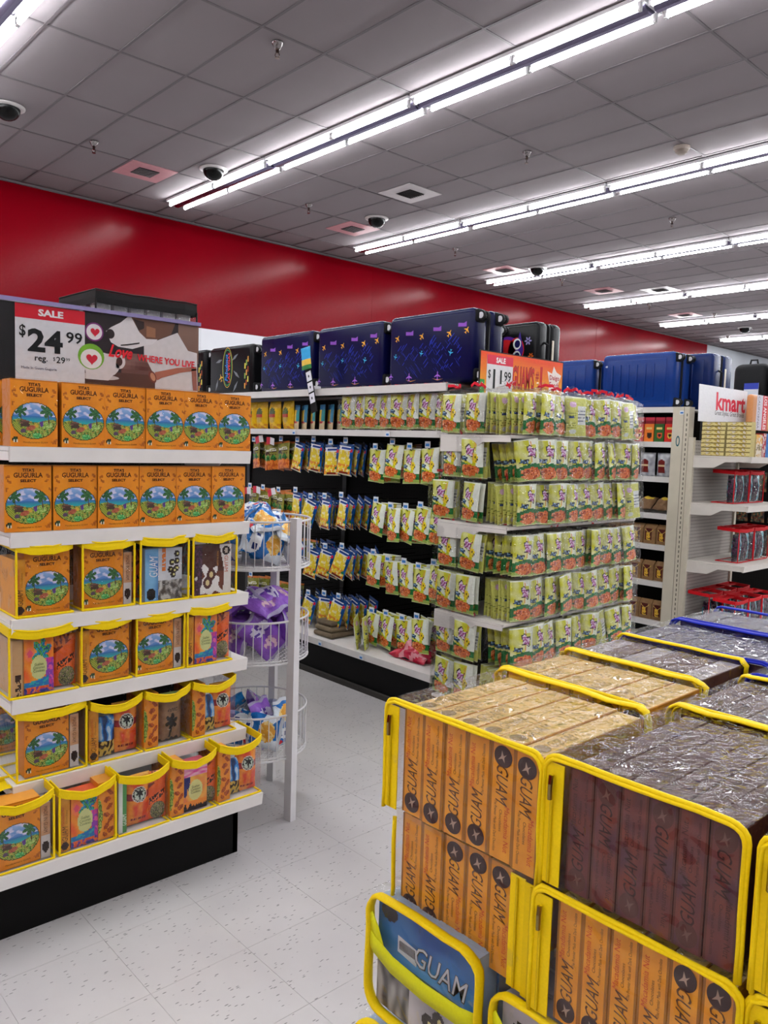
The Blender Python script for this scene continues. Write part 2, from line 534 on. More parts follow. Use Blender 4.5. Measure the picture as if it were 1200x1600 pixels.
# black camera domes
def make_dome():
    t = thing('security_dome', 'x', 'camera dome')
    MB().lathe([(.001,0),(.17,0),(.168,-.012),(.125,-.02),(.12,-.02)], C('#b9b3b3'), 24).build('trim_ring', M_metal, t, True)
    pr = [(.125*cos(a), -.02-.115*sin(a)) for a in [k*pi/2/7 for k in range(8)]]
    MB().lathe(pr, C('#060606'), 24).build('dome', M_shell, t, True)
    return t
dm = make_dome()
for (x, y), lb in zip([(5.046,8.681),(2.69,8.621),(7.727,8.742),(11.721,8.897),(20.4,8.93)],
    ['left end of the longest light run', 'at the left edge of the picture', 'left end of the second light run', 'above the third light run', 'far right by the last light runs']):
    clone(dm, (x, y, HC-.005), 0, 'black security camera dome on the ceiling, ' + lb, 'security camera domes')
# air vents
def make_vent(pink, name):
    t = thing('ceiling_vent', 'x', 'vent')
    c = C('#c58f95') if pink else C('#b9b3b4')
    MB().box(-.29, .29, -.29, .29, -.006, .002, c).build('plate', M_metal, t)
    MB().box(-.13, .13, -.13, .13, -.0085, -.006, C('#2a2628' if pink else '#1a1718')).build('opening', M_matte, t)
    for k in range(7):
        y = -.11 + k*.037
        b = MB(); b.M = Matrix.Translation((0, y, -.014)) @ Matrix.Rotation(.6, 4, 'X')
        b.box(-.13, .13, -.012, .012, -.001, .001, C('#a9a0a2' if pink else '#4d4748')).build('slat', M_metal, t)
    return t
v1 = make_vent(True, 'a'); v2 = make_vent(False, 'b')
for (x, y), p, lb in [((4.52,9.40),1,'pinkish ceiling vent left of the nearest dome'), ((7.26,7.58),0,'square dark ceiling vent between the two longest light runs'),
                      ((7.86,9.43),1,'pinkish ceiling vent just left of the second run of lights'), ((11.5,9.45),1,'pinkish ceiling vent near the end of third light run'),
                      ((14.2,9.1),1,'pinkish ceiling vent between third and fourth light runs'), ((14.8,8.2),0,'small grey ceiling vent right of the far pink vent'),
                      ((17.8,9.2),1,'far pinkish ceiling vent by fifth light run'), ((22.2,8.7),0,'grey ceiling vent near the farthest dome')]:
    clone(v1 if p else v2, (x, y, HC-.006), 0, lb, 'ceiling vents')
t = thing('smoke_detector', 'round beige smoke detector above the second light run', 'smoke detector', (8.08, 4.33, HC-.006))
MB().lathe([(.001,0),(.085,0),(.085,-.02),(.07,-.035)], C('#a89c93'), 20).build('base', M_matte, t)
MB().lathe([(.07,-.035),(.06,-.06),(.035,-.075),(.001,-.075)], C('#8d8178'), 20).build('sensor_cap', M_matte, t)

# ================================================================== PRINTS (colour functions over u,v)
nv = lambda x, y, z=0: noise.noise(Vector((x, y, z)))
def pick(cols, x, y, z=0):
    k = (nv(x, y, z) * .5 + .5)
    k = (k - .25) / .5
    i = max(0, min(len(cols)-1, int(k*len(cols))))
    return cols[i]
def hsh(i, j, k=0):
    return (sin(i*127.1 + j*311.7 + k*74.7) * 43758.5453) % 1
def inpoly(x, y, P):
    r = False; j = len(P)-1
    for i in range(len(P)):
        if (P[i][1] > y) != (P[j][1] > y) and x < (P[j][0]-P[i][0])*(y-P[i][1])/(P[j][1]-P[i][1])+P[i][0]: r = not r
        j = i
    return r
def el(u, v, cx, cy, rx, ry, rot=0):
    x, y = u-cx, v-cy
    if rot: x, y = x*cos(rot)+y*sin(rot), -x*sin(rot)+y*cos(rot)
    return (x/rx)**2 + (y/ry)**2 < 1
def palm(u, v, cx, cy, r, a=1.0):
    dx, dy = (u-cx), (v-cy)*a
    d = hypot(dx, dy); th = atan2(dy, dx)
    return d < r*(.4 + .6*abs(sin(3.0*th + .5)))
GREENS = [C(x) for x in ('#2e4a22', '#47702c', '#6f8f35', '#93ab4a', '#b5bb55', '#5f8a3c')]
def island(u, v):
    """tropical shore painting; u,v over the ellipse's box"""
    if not el(u, v, .5, .5, .5, .5): return None
    if not el(u, v, .5, .5, .485, .48): return C('#3c3a1c')
    if palm(u, v, .2, .76, .145, .8) : return C('#27502f') if nv(u*40, v*40) > -.1 else C('#3e7646')
    if palm(u, v, .78, .78, .17, .8): return C('#2b5733') if nv(u*40, v*40) > -.1 else C('#4b8049')
    if abs(u - (.2 + (v-.5)*.05)) < .012 and .48 < v < .76: return C('#4b3a2b')
    if abs(u - (.82 - (v-.5)*.12)) < .014 and .4 < v < .78: return C('#54422e')
    if v > .63:
        c = nv(u*5, v*9, 3) + .35*nv(u*14, v*20, 5)
        s = mix(C('#4f7fc4'), C('#8fb0dd'), (v-.63)/.3)
        return mix(s, C('#d9d3ea'), max(0, min(1, (c+.12)*2.6)))
    if v > .5 + .04*sin(u*9): 
        return mix(C('#2fa3a8'), C('#3d66ae'), (v-.5)/.13)
    if inpoly(u, v, [(.16,.42),(.3,.62),(.42,.44)]): return C('#8a6152') if (v*60) % 2 > .9 else C('#5a3d38')
    if inpoly(u, v, [(.19,.32),(.19,.42),(.38,.44),(.4,.34)]): return C('#4a372f')
    if el(u, v, .66, .44, .045, .1): return C('#5d3f86')
    if el(u, v, .66, .55, .02, .035): return C('#a06a4a')
    if el(u, v, .42, .3, .11, .07, .5): return C('#9c4636') if nv(u*50, v*50) > 0 else C('#b8694a')
    if el(u, v, .53, .36, .06, .05): return C('#d0a53d')
    if el(u, v, .56, .1, .1, .075): return C('#3f9a4f') if nv(u*30, v*20) > -.1 else C('#7cc47b')
    if el(u, v, .25, .22, .06, .05): return C('#5a4560')
    if u < .26 and v < .45:
        return C('#a9ad3f') if ((u*1.2 + v)*34) % 2 > .8 else C('#4f6f2b')
    if el(u, v, .78, .38, .12, .1): return pick([C('#8fb64e'), C('#b7cc7a'), C('#6f9a40')], u*26, v*26)
    return pick(GREENS + [C('#8a6d34'), C('#b5a04c')], u*22, v*24, 2)
ORG = C('#e0821a')
def nut(u, v, cx, cy, r, rot):
    if el(u, v, cx, cy, r, r*.42, rot):
        return C('#8a3d1a') if ((u*cos(rot)+v*sin(rot))*90) % 2 > .7 else C('#b35a24')
def tita_base(u, v):
    if v > .985 or v < .01: return C('#c46e17')
    for cx, cy, r, ro in ((.08,.83,.05,.5), (.1,.76,.045,-.4), (.93,.84,.05,-.5), (.9,.77,.045,.6), (.05,.64,.04,.9), (.96,.64,.04,-.7), (.95,.09,.06,.2), (.91,.065,.05,-.3)):
        c = nut(u, v, cx, cy, r, ro)
        if c: return mix(c, ORG, .35)
    if el(u, v, .1, .1, .062, .047):
        if el(u, v, .1, .1, .05, .037): return C('#2f4a2a') if v > .1 else C('#d9d5bd') if abs(u-.1) > .015 else C('#20180f')
        return C('#1d150c')
    k = nv(u*3, v*4, 9)
    return mix(ORG, C('#ea9222'), .5 + k)
def nuts_side(u, v):
    if u < .28 and el(u, v, 0.02, .42, .24, .3): return pick(GREENS, u*20, v*30)
    n_ = [(.5,.9,.16,.4),(.75,.8,.2,-.6),(.55,.68,.22,.1),(.7,.55,.2,.5),(.5,.42,.2,-.2),(.78,.34,.2,.7),(.5,.22,.22,.6),(.75,.14,.22,.2),(.4,.08,.16,-.4)]
    for cx, cy, r, ro in n_:
        x, y = u-cx, (v-cy)*2.4
        X, Y = x*cos(ro)+y*sin(ro), -x*sin(ro)+y*cos(ro)
        if (X/r)**2 + (Y/(r*.5))**2 < 1: return C('#8f3d18') if (X*30) % 2 > .8 else C('#b9551f')
    return mix(ORG, C('#e8973c'), nv(u*3, v*5)+.4)
def pineapple(u, v):
    if el(u, v, .5, .46, .27, .22):
        return C('#cfd08a')
    if v > .62 and palm(u, v, .6, .72, .34, 1.1) and v < .97:
        return pick([C('#1f62b0'), C('#2f9fb5'), C('#2f7d46'), C('#58b04e'), C('#153f7c')], u*14, v*12, 4)
    if el(u, v, .2, .72, .16, .13): return C('#e0506a') if el(u, v, .2, .72, .09, .07) else C('#ee7a4a')
    if v < .12: return pick([C('#d8502c'), C('#e2702e'), C('#7a3aa0'), C('#24407c')], u*9, v*16)
    if v < .12 + .22*(.4 + .6*u*u) and u < .85: return C('#1f6fae') if nv(u*6, v*18) > -.05 else C('#2aa0a5')
    if u > .72 and v < .62: return pick([C('#c93b8c'), C('#8a3aa6'), C('#e05a9a')], u*8, v*8)
    return mix(C('#ee9a2f'), C('#e8622c'), nv(u*4, v*4)+.4)
def pinksky(u, v):
    if el(u, v, .5, .42, .3, .22): return C('#d6cf86')
    if v > .72: return mix(C('#e34f9a'), C('#f3b7c8'), .5+nv(u*3, v*22)*1.4)
    if v < .2: return C('#1b1420') if nv(u*9, 1) > (v-.1)*8 else C('#e9892f')
    if u < .28 and v > .3: return C('#2a2c66') if palm(u, v, .1, .6, .3) else C('#e8a24b')
    return mix(C('#efb648'), C('#e07a3f'), nv(u*4, v*6)+.5)
def emblem_foil(u, v):
    d = hypot((u-.5), (v-.63)*1.94)
    if d < .3:
        if d > .27: return C('#cfc7b8')
        if d > .2: return C('#1a1614') if (atan2((v-.63)*1.94, u-.5)*4.5) % 1 > .32 or abs((v-.63)*1.94) < .05 else C('#d8d0c0')
        if palm(u, v, .5, .66, .15, 1.9) or (abs(u-.5) < .02 and v < .66): return C('#1c1a18')
        return C('#b9c4b4')
    if abs(v-.6) < .07: return C('#8c1f22')
    if v > .88: return C('#d89a3a')
    b = nv(u*3.4, v*4.2, 8) + .25*nv(u*9, v*10)
    if v < .16 and v > .12 and .2 < u < .8 and nv(u*30, 2) > -.1: return C('#7a1d17')
    return mix(C('#e8892b'), C('#d5421f'), .5 + b*1.7 - (v-.3)*.6)
def kraft_palm(u, v):
    if v > .93: return C('#9db56a')
    if palm(u, v, .5, .42, .27, 1.5): return C('#1a1512')
    if abs(u - .47 - (v-.2)*.12) < .045 and .08 < v < .42: return C('#1a1512')
    if v < .1 and nv(u*6, 3) > (v-.05)*9: return C('#221b16')
    if .64 < v < .7 and .35 < u < .75 and nv(u*28, v*40) > 0: return C('#4a382a')
    return mix(C('#8d6c50'), C('#775840'), nv(u*5, v*7)+.4)
def choc_blue(u, v):
    # box standing on its short edge: artwork turned a quarter
    if u < .36:
        if el(u, v, .16, .13, .12, .12): return C('#15110f')
        return mix(C('#1d5aa6'), C('#7fb7de'), .5 + .9*nv(u*3, v*2.5) + (.3-u))
    if v < .38:
        return pick([C('#4c4744'), C('#6d6863'), C('#9d9893'), C('#c3c0ba')], u*11, v*9)
    for cx, cy in ((.86,.88),(.72,.72),(.86,.74),(.78,.56),(.68,.58),(.84,.6),(.76,.48)):
        if el(u, v, cx+.02, cy, .03, .03): return C('#d7cf86')
        if el(u, v, cx, cy, .075, .065): return C('#2b211c')
    if abs(u-.5) < .06 and v > .55 and nv(u*20, v*30) > -.2: return C('#d9762f')
    return mix(C('#d4d3d6'), C('#a9b0bd'), nv(u*3, v*3)+.4)
def choc_milk(u, v):
    if u > .72 + .14*sin(v*3.4+.4)*.6: 
        if el(u, v, .86, .87, .11, .09): return C('#241715') if not el(u, v, .86, .87, .05, .05) else C('#c9b7a6')
        return C('#e4ddd8')
    d = hypot(u-.42, (v-.26)*.9)
    for cx, cy in ((.35,.24),(.45,.4)):
        if el(u, v, cx, cy, .05, .06): return C('#d9c48c')
        if el(u, v, cx, cy, .12, .12): return C('#4a1f1a')
    if d < .27 + .22*nv(u*4.5, v*4.5, 2) + .05*sin(atan2(v-.26, u-.42)*7): return C('#e9e4e2')
    if u < .2: return C('#3a2230') if nv(u*20, v*20) < .1 else C('#57304a')
    return C('#4a271d') if v > .45 else C('#6a3524')
def spine_made(u, v):
    if el(u, v, .5, .2, .42, .1): return C('#2a1a15')
    if el(u, v, .55, .17, .16, .04): return C('#e5ddcf')
    if v > .42: return mix(C('#d7b08e'), C('#c88a58'), nv(u, v*6)+.4)
    return C('#d3c9c4')
def spine_tan(u, v):
    if el(u, v, .5, .33, .3, .06) or (v < .3 and nv(u*5, v*20) > .0 and .2 < u < .8): return C('#3b241c')
    return C('#c99f70') if u < .9 else C('#a57845')
def spine_green(u, v):
    return C('#4f8f4d') if u > .45 else C('#d8dcd2')
def rice_foil(u, v):
    if v + u*-.35 > .62: return C('#7a2f18') if nv(u*9, v*9) < 0 else C('#d56a25')
    if el(u, v, .6, .2, .34, .2): return pick([C('#6b6a45'), C('#8d8a58'), C('#4a4c3a'), C('#a08a70')], u*16, v*16)
    if .42 < v - .25*(u-.5) < .56 and .2 < u < .9 and nv(u*14, v*24) > -.1: return C('#3a1f16')
    return mix(C('#ea6a22'), C('#d8541c'), nv(u*4, v*4)+.5)
def small_blue(u, v):
    if v < .4: return C('#2a1a14') if nv(u*6, v*9) > .05 else C('#c9a84b')
    return pick([C('#16345f'), C('#1d58a8'), C('#3f8fd0'), C('#a8c4dc')], u*4, v*5, 5)
def lime(u, v, b):
    """yellow green banana snack pouch"""
    if v > .965: return C('#e8ecd6')
    if v < .03: return C('#d5dd8e')
    sx, sy = (.66, .68) if b else (.44, .67)
    P = []
    for k, (rr, a) in enumerate(((.33,100),(.15,70),(.27,35),(.18,0),(.3,-60),(.15,-110),(.25,-140),(.16,175),(.3,140))):
        P.append((rr*cos(a*pi/180), rr*.62*sin(a*pi/180)))
    x, y = u-sx, v-sy
    if inpoly(x, y, P):
        q = [(a*.82, c*.82) for a, c in P]
        if not inpoly(x, y, q): return C('#2c2620')
        if abs(y) < .09 and abs(x) < .2 and hsh(int(u*22), int(v*36)) > .4: return C('#a8508f')
        return C('#e6cfe0')
    px, py = (.3, .47) if b else (.17, .49)
    if inpoly(u-px, v-py, [(-.2,-.02),(-.15,.075),(.2,.045),(.15,-.075)]):
        if inpoly(u-px, v-py, [(-.17,-.015),(-.13,.06),(.17,.035),(.13,-.06)]): return pick([C('#1d3550'), C('#355f86'), C('#8fb5cf'), C('#22281f')], u*14, v*14)
        return C('#2c2f36')
    hill = .33 + .05*sin(u*3.2 + (0 if b else 2.2)) + (.06*u if b else .05*(1-u))
    if v < hill:
        cx, cy, rx, ry = (.6, .17, .47, .17) if b else (.45, .2, .42, .18)
        if (((u-cx)/rx)**2 + ((v-cy)/ry)**2) < .8 + .5*nv(u*9, v*9, 7):
            k = hsh(int(u*13+nv(u*9, v*9)*3), int(v*20+nv(v*11, u*9)*3))
            return C('#dd7336') if k > .55 else C('#ee9c62') if k > .38 else C('#b9481e') if k > .15 else C('#8a3414')
        if v < .1: return C('#9cb552')
        return C('#1f6a30')
    if abs(u - .62 - .16*(v-.6)) < .018 and v > .45: return C('#dd9a4a')
    if not b:
        if el(u, v, .7, .5, .11, .12, -.5): return C('#efd628') if nv(u*20, v*20) > -.25 else C('#3d3416')
        if u > .74: return C('#e8ebdd')
        if el(u, v, .42, .47, .2, .06, -.5): return C('#e8ecd8')
    else:
        if u > .88 or (v < .56 and u > .6): return C('#e6ead0')
        if v > .86 and u > .6: return C('#eceedd')
    return mix(C('#cfce2e'), C('#e8e8b0'), nv(u*3, v*4)*1.3 + .15 + .5*max(0, u-.5))  # white sheen painted into the pouch ground, stronger toward the right
def lime_back(u, v):
    if v > .965 or v < .03: return C('#dfe3b4')
    if .48 < u < .95 and .3 < v < .78: return C('#d9dbd2') if (v*46) % 2 > .55 or hsh(int(u*22), int(v*46)) > .7 else C('#6f7480')
    if el(u, v, .3, .82, .17, .08): return C('#dcb4cf')
    if .08 < u < .34 and .46 < v < .52: return C('#2b4170')
    if u < .42 and .1 < v < .72 and (v*40) % 2 > 1.3 and hsh(int(u*20), int(v*40)) > .4: return C('#8d9440')
    if el(u, v, .3, .14, .16, .06): return C('#c9cfbc')
    return C('#d0d167')
def bluechip(u, v):
    if v > .9: return C('#1b3f7c')
    if .78 < v < .9 and u < .8:
        return C('#e5e6ea') if not (.81 < v < .87 and hsh(int(u*12), 1) > .45) else C('#22408a')
    if el(u, v, .84, .78, .12, .05): return C('#d0203e')
    if v < .05: return C('#d9d2b0')
    if v < .1 and .2 < u < .8: return C('#7d2a1f')
    if el(u, v, .84, .24, .1, .05): return C('#2b7a48')
    if u > .74 + .22*(1-v) or v > .88: return mix(C('#1d64b5'), C('#0f3566'), nv(u*5, v*5)+.4)
    if v < .32 and nv(u*6, v*8) > .02: return C('#e08a2c')
    k = nv(u*7, v*9, 2)
    return C('#ecd036') if k > -.08 else C('#e0bd5a') if k > -.25 else C('#f1e4a0')
def chips_olive(u, v):
    if v > .94: return C('#c06a28')
    if v < .34 + .05*nv(u*7, 3): 
        return C('#d9772b') if nv(u*8, v*9) > -.1 else C('#b8501c')
    if el(u, v, .3, .4, .17, .13) or el(u, v, .68, .38, .2, .15): return C('#1f5a24') if nv(u*9, v*9) > -.15 else C('#3b8a35')
    if .55 < v < .78 and .1 < u < .9 and hsh(int(u*11), int(v*17)) > .45: return C('#3d2a1a') if v < .67 else C('#d8d2b8')
    return C('#7d7a30') if nv(u*4, v*4) > 0 else C('#8f8a3a')
def yellow_pouch(u, v):
    if v > .9: return C('#e9c31d') 
    if el(u, v, .5, .5, .3, .28):
        return C('#4c5a2c') if v > .55 else C('#b3402c') if v > .42 else C('#c9a53a')
    if v < .2 and nv(u*9, v*9) > 0: return C('#cf8a1e')
    return C('#e6b91c')
def book_pack(u, v):
    if v > .8: return C('#2a6d9a')
    if v > .34: return C('#d8b44a') if u < .55 else C('#2c8a8c')
    if el(u, v, .5, .32, .3, .07): return C('#b5303a')
    return C('#cbb48c')
def snack_blue(u, v):
    if v > .93 or v < .06: return C('#c9ced6')
    if el(u, v, .5, .3, .34, .17): return C('#e2a23a') if nv(u*7, v*9) > -.1 else C('#f0d080')
    if el(u, v, .5, .72, .4, .12): return C('#e8eaef') if not (.68 < v < .77 and hsh(int(u*11), 3) > .4) else C('#1b2c6c')
    if el(u, v, .82, .9, .1, .05): return C('#c8202c')
    if nv(u*2.2, v*2.2, 3) > .18: return C('#dfe6ee')
    return mix(C('#1f74c0'), C('#1557a0'), nv(u*4, v*4)+.4)
def snack_back(u, v):
    if hsh(int(u*9), int(v*26)) > .6 and .2 < v < .8: return C('#8f98a8')
    return C('#cfd6e0') if v < .7 else C('#2a83c4')
def snack_purple(u, v):
    if v > .93 or v < .06: return C('#a79bc0')
    if el(u, v, .5, .66, .34, .13): return C('#d5c9e6') if hsh(int(u*10), int(v*22)) > .35 else C('#5a3a9a')
    if el(u, v, .5, .3, .26, .14): return C('#e0b8c8') if nv(u*8, v*8) > 0 else C('#9a5fb8')
    return mix(C('#7a45b5'), C('#9a62cf'), nv(u*3, v*3)+.5)
def purple_back(u, v):
    if .2 < v < .75 and .2 < u < .8: return C('#b9b4c4') if hsh(int(u*9), int(v*26)) > .4 else C('#6b6478')
    return C('#7d48b8')
def dark_teal(u, v):
    k = nv(u*4, v*5, 6)
    if u > .55 and k > -.1: return pick([C('#2a7f92'), C('#4fa9b8'), C('#1d4f66'), C('#9fc3cc')], u*8, v*9)
    return pick([C('#1a1420'), C('#2e1a2e'), C('#4a2540'), C('#0f0f18')], u*6, v*7)
def coffee_label(u, v):
    if v > .86: return C('#5a1c16')
    if inpoly(u, v, [(.12,.2),(.12,.86),(.88,.86),(.88,.2)]):
        if .28 < u < .72 and .12 < v < .62: return C('#e3b43a') if hsh(int(u*9), int(v*20)) > .25 else C('#5a3a14')
        return C('#521914')
    return C('#8a6844')
def silver_pack(u, v):
    if .14 < u < .66 and .14 < v < .62 + .14*(1 - abs(u-.4)*3.4):
        return C('#d9b78c') if .42 < v < .5 else C('#6a1d1a')
    return mix(C('#c4c4c8'), C('#84848c'), nv(u*4, v*5)+.5)

# ---------------------------------------------------------------- pouches
def pouch(name, w, h, d, ff, fb, nx=20, ny=32, mat=None, crump=.0, seed=0, gusset=False):
    """sealed pillow pouch, front to -Y, base at z=0"""
    def prof(u, v):
        a = max(0, 1 - abs(2*u-1)**2.6) ** .7
        b = max(0, sin(pi*min(1, max(0, v))))**.55
        return a*b
    mb = MB(); vs = []; fs = []; cs = []
    def pt(u, v, s):
        z = prof(u, v)*d/2*s
        x = (u-.5)*w*(1 - .05*sin(pi*v)); zz = v*h
        if crump:
            q = nv(u*3+seed, v*4, s*3+seed)*crump; z += q*(.4+prof(u, v)); x += nv(u*2, v*3+seed, 4)*crump*.8
            zz += nv(u*3+seed, v*2, 8)*crump*.8
        else:
            z += nv(u*4+seed, v*5, 5)*d*.06*prof(u, v)
        return (x, -z, zz)
    for s, fn in ((1, ff), (-1, fb)):
        k0 = len(vs)
        for j in range(ny+1):
            for i in range(nx+1):
                vs.append(pt(i/nx, j/ny, s))
        for j in range(ny):
            for i in range(nx):
                k = k0 + j*(nx+1)+i
                q = (k, k+1, k+nx+2, k+nx+1)
                fs.append(q if s > 0 else q[::-1])
                cs.append(fn((i+.5)/nx if s > 0 else 1-(i+.5)/nx, (j+.5)/ny))
    mb.add(vs, fs, cs)
    return mb.mesh(name, mat or M_foil, True)
def link(name, me, parent=None, loc=None, rot=None):
    o = bpy.data.objects.new(name, me); COL.objects.link(o)
    if parent: o.parent = parent
    place(o, loc, rot)
    return o
ME_lime_a = pouch('snack_pouch', .14, .2, .032, lambda u, v: lime(u, v, 0), lime_back, 22, 36)
ME_lime_b = pouch('snack_pouch', .14, .205, .03, lambda u, v: lime(u, v, 1), lime_back, 22, 36)
ME_lime_k = pouch('snack_pouch', .14, .205, .03, lime_back, lambda u, v: lime(u, v, 1), 22, 36)
ME_blue = pouch('snack_pouch', .122, .2, .02, bluechip, lambda u, v: C('#2c5a92'), 16, 30)
ME_olive = pouch('snack_pouch', .14, .19, .03, chips_olive, lambda u, v: C('#6f6a2c'), 18, 28)

# ================================================================== SHELVING
def shelf_part(parent, x0, x1, yl, yb, zt, col=WHITE, lip=.042, brackets=True, name='shelf', front=None):
    fl_ = lip if front is None else front
    """steel shelf along X, lip towards -Y"""
    s = MB()
    s.box(x0, x1, yl+.004, yb, zt-.012, zt, col)
    s.add([(x0,yl,zt-fl_),(x1,yl,zt-fl_),(x1,yl-.006,zt+.001),(x0,yl-.006,zt+.001),(x0,yl+.01,zt-fl_),(x1,yl+.01,zt-fl_),(x1,yl+.01,zt+.001),(x0,yl+.01,zt+.001)],
          [(0,1,2,3),(7,6,5,4),(3,2,6,7),(0,4,5,1),(0,3,7,4),(1,5,6,2)], col)
    o = s.build(name, M_metal, parent)
    if brackets:
        for x in (x0, x1):
            b = MB(); e = .002
            pr = [(yb, zt-.013), (yl+.005, zt-.013), (yl+.005, zt-lip+.004), (yl+.18, zt-lip), (yl+.26, zt-.085), (yb, zt-.09)]
            n = len(pr)
            b.add([(x-e, y, z) for y, z in pr] + [(x+e, y, z) for y, z in pr],
                  [tuple(range(n)), tuple(range(2*n-1, n-1, -1))] + [(i, i+n, (i+1) % n+n, (i+1) % n) for i in range(n)], col)
            b.build('bracket', M_metal, o)
    return o

# ---------------- left end display (gugurla boxes and gift bags)
GX0, GX1, GL = .731, 1.52, 2.344
gl = thing('shelf_unit', 'white end display shelving with black base, stocked with orange boxes and gift bags', 'shelf', (0,0,0))
MB().box(GX0+.005, GX1-.005, 2.80, 2.83, 0, 1.62, C('#1c1a19')).build('back_panel', M_pegblack, gl)
for x in (GX0-.012, GX1-.016):
    MB().box(x, x+.028, 2.80, 2.86, 0, 1.64, C('#2a2725')).build('upright', M_metal, gl)
LZ = [1.460, 1.216, .966, .732, .478]
for z in LZ:
    shelf_part(gl, GX0, GX1, GL, 2.8, z)
shelf_part(gl, GX0-.16, GX1+.02, 2.262, 2.8, .262, name='base_deck', brackets=False)
MB().box(GX0-.15, GX1, 2.386, 2.41, 0, .235, BLACK).box(GX0-.15, GX0-.13, 2.386, 2.8, 0, .235, BLACK).box(GX1-.02, GX1, 2.386, 2.8, 0, .235, BLACK).build('kick_plate', M_matte, gl)
gm = thing('gondola_run', 'plain shelving run standing behind the orange box display', 'shelf')
MB().box(.72, 1.53, 2.87, 5.9, 0, 1.62, C('#211f1e')).build('body', M_matte, gm)
MB().box(.68, 1.60, 2.87, 5.95, 1.62, 1.655, WHITE).build('top_shelf', M_metal, gm)

# ---------------- cartons
def carton(name, w, h, d, fn, nx, ny, side, texts=(), top=None, mat=None, extra=None):
    """front print on y=0 facing -Y, depth to +Y, base z=0"""
    m = MB().box(-w/2, w/2, 0, d, 0, h, side)
    if top: m.c[1] = top
    fr = ((-w/2, 0, 0), (1,0,0), (0,0,1))
    m.raster(fr, w, h, nx, ny, fn, 1)
    for (s, x, y, tw, th, col, kw) in texts:
        m.text(fr, s, x*w, y*h, tw*w, th*h, col, 4, **kw)
    if extra: extra(m, fr)
    return m.mesh(name, mat or M_card)
DK = C('#2a160b')
def tita_extra(m, fr):
    w, h = .13, .19
    o = Vector(fr[0]) + Vector((w*.02, 0, h*.115))
    m.raster((o, fr[1], fr[2]), w*.96, h*.55, 56, 48, island, 2)
ME_tita = carton('cookie_box', .13, .19, .07, tita_base, 34, 48, C('#cf7a1c'), (
    ("TITA'S", .5, .93, .26, .05, DK, dict(bold=.03)), ("GUGURLA", .5, .855, .62, .075, C('#4a240c'), dict(bold=.02)),
    ("SELECT", .5, .77, .34, .042, DK, dict(bold=.035)), ("Manufactured in GUAM", .52, .065, .52, .026, C('#6a3510'), {})), C('#e39a3c'), extra=tita_extra)
ME_wrap_box = None
def shrink_mesh(w, h, d):
    m = MB()
    def crk(u, v): return .0012 + .0022*abs(nv(u*5, v*5, 1))
    m.raster(((-w/2, -.0035, -.001), (1,0,0), (0,0,1)), w, h+.002, 6, 8, lambda u, v: WHITE, 0, bulge=crk)
    m.raster(((-w/2, -.0035, h+.003), (1,0,0), (0,1,0)), w, d, 6, 5, lambda u, v: WHITE, 0, bulge=crk)
    m.raster(((-w/2-.001, d, -.001), (0,-1,0), (0,0,1)), d, h, 4, 8, lambda u, v: WHITE, 0, bulge=crk)
    m.raster(((w/2+.001, 0, -.001), (0,1,0), (0,0,1)), d, h, 4, 8, lambda u, v: WHITE, 0, bulge=crk)
    return m.mesh('shrink_wrap', M_shrink, True)
tb = tag(link('cookie_box', ME_tita), 'x', 'box')
link('shrink_wrap', shrink_mesh(.13, .19, .07), tb)
G = 'boxed cookies on the end display'
for i, x in enumerate([.738, .880, 1.010, 1.141, 1.268, 1.398]):
    clone(tb, (x+.066, 2.358 + random.uniform(-.004, .004), 1.4615), random.uniform(-.02, .02),
          "orange island painting cookie box in shrink wrap, %s from the left on the top shelf" % ORD[i], G)
for i, x in enumerate([.72, .855, .987, 1.122, 1.250, 1.378]):
    clone(tb, (x+.066, 2.36 + random.uniform(-.004, .004), 1.2175), random.uniform(-.02, .02),
          "orange island painting cookie box in shrink wrap, %s from the left on the second shelf" % ORD[i], G)
# second rank of boxes behind the first on the two top shelves
for i in range(5):
    clone(tb, (.79+.142*i, 2.47, 1.4615), random.uniform(-.03, .03), "orange cookie box in the back rank of the top shelf, %s from the left" % ORD[i], G)

# ---------------- goods packed in the gift bags: (mesh, height)
GOOD = {}
def good(key, me, name, desc, cat, w, d):
    GOOD[key] = (me, name, desc, cat, w, d)
good('T', ME_tita, 'cookie_box', 'orange island painting cookie box', 'box', .13, .07)
good('P', carton('cookie_box', .085, .165, .05, pineapple, 30, 44, C('#d8562c'), (("Guahan", .5, .52, .3, .05, C('#3d5a2a'), {}), ("Coconut", .5, .46, .4, .05, C('#3d5a2a'), {}), ("Cookies", .5, .40, .38, .05, C('#3d5a2a'), {}))),
     'cookie_box', 'bright pineapple coconut cookie box', 'box', .085, .05)
good('K', carton('cookie_box', .085, .16, .05, pinksky, 30, 44, C('#c9566a'), (("Guahan", .5, .50, .34, .05, C('#2d2a1a'), {}), ("Coconut", .5, .44, .42, .05, C('#2d2a1a'), {}), ("Cookies", .5, .38, .4, .05, C('#2d2a1a'), {}))),
     'cookie_box', 'pink sky coconut cookie box', 'box', .085, .05)
good('N', carton('cookie_box', .05, .18, .13, nuts_side, 18, 48, ORG, (), C('#e39a3c')), 'cookie_box', 'orange nut printed cookie box side', 'box', .05, .13)
good('S', carton('chocolate_box', .026, .165, .13, spine_made, 8, 34, C('#d3c9c4'), (("MADE IN GUAM", .5, .7, 3.0, .085*.8, C('#6a4a3a'), dict(rot=-pi/2)),)), 'chocolate_box', 'narrow chocolate box reading made in Guam', 'box', .026, .13)
good('W', carton('chocolate_box', .03, .165, .13, spine_tan, 9, 34, C('#c99f70')), 'chocolate_box', 'tan chocolate box seen on its spine', 'box', .03, .13)
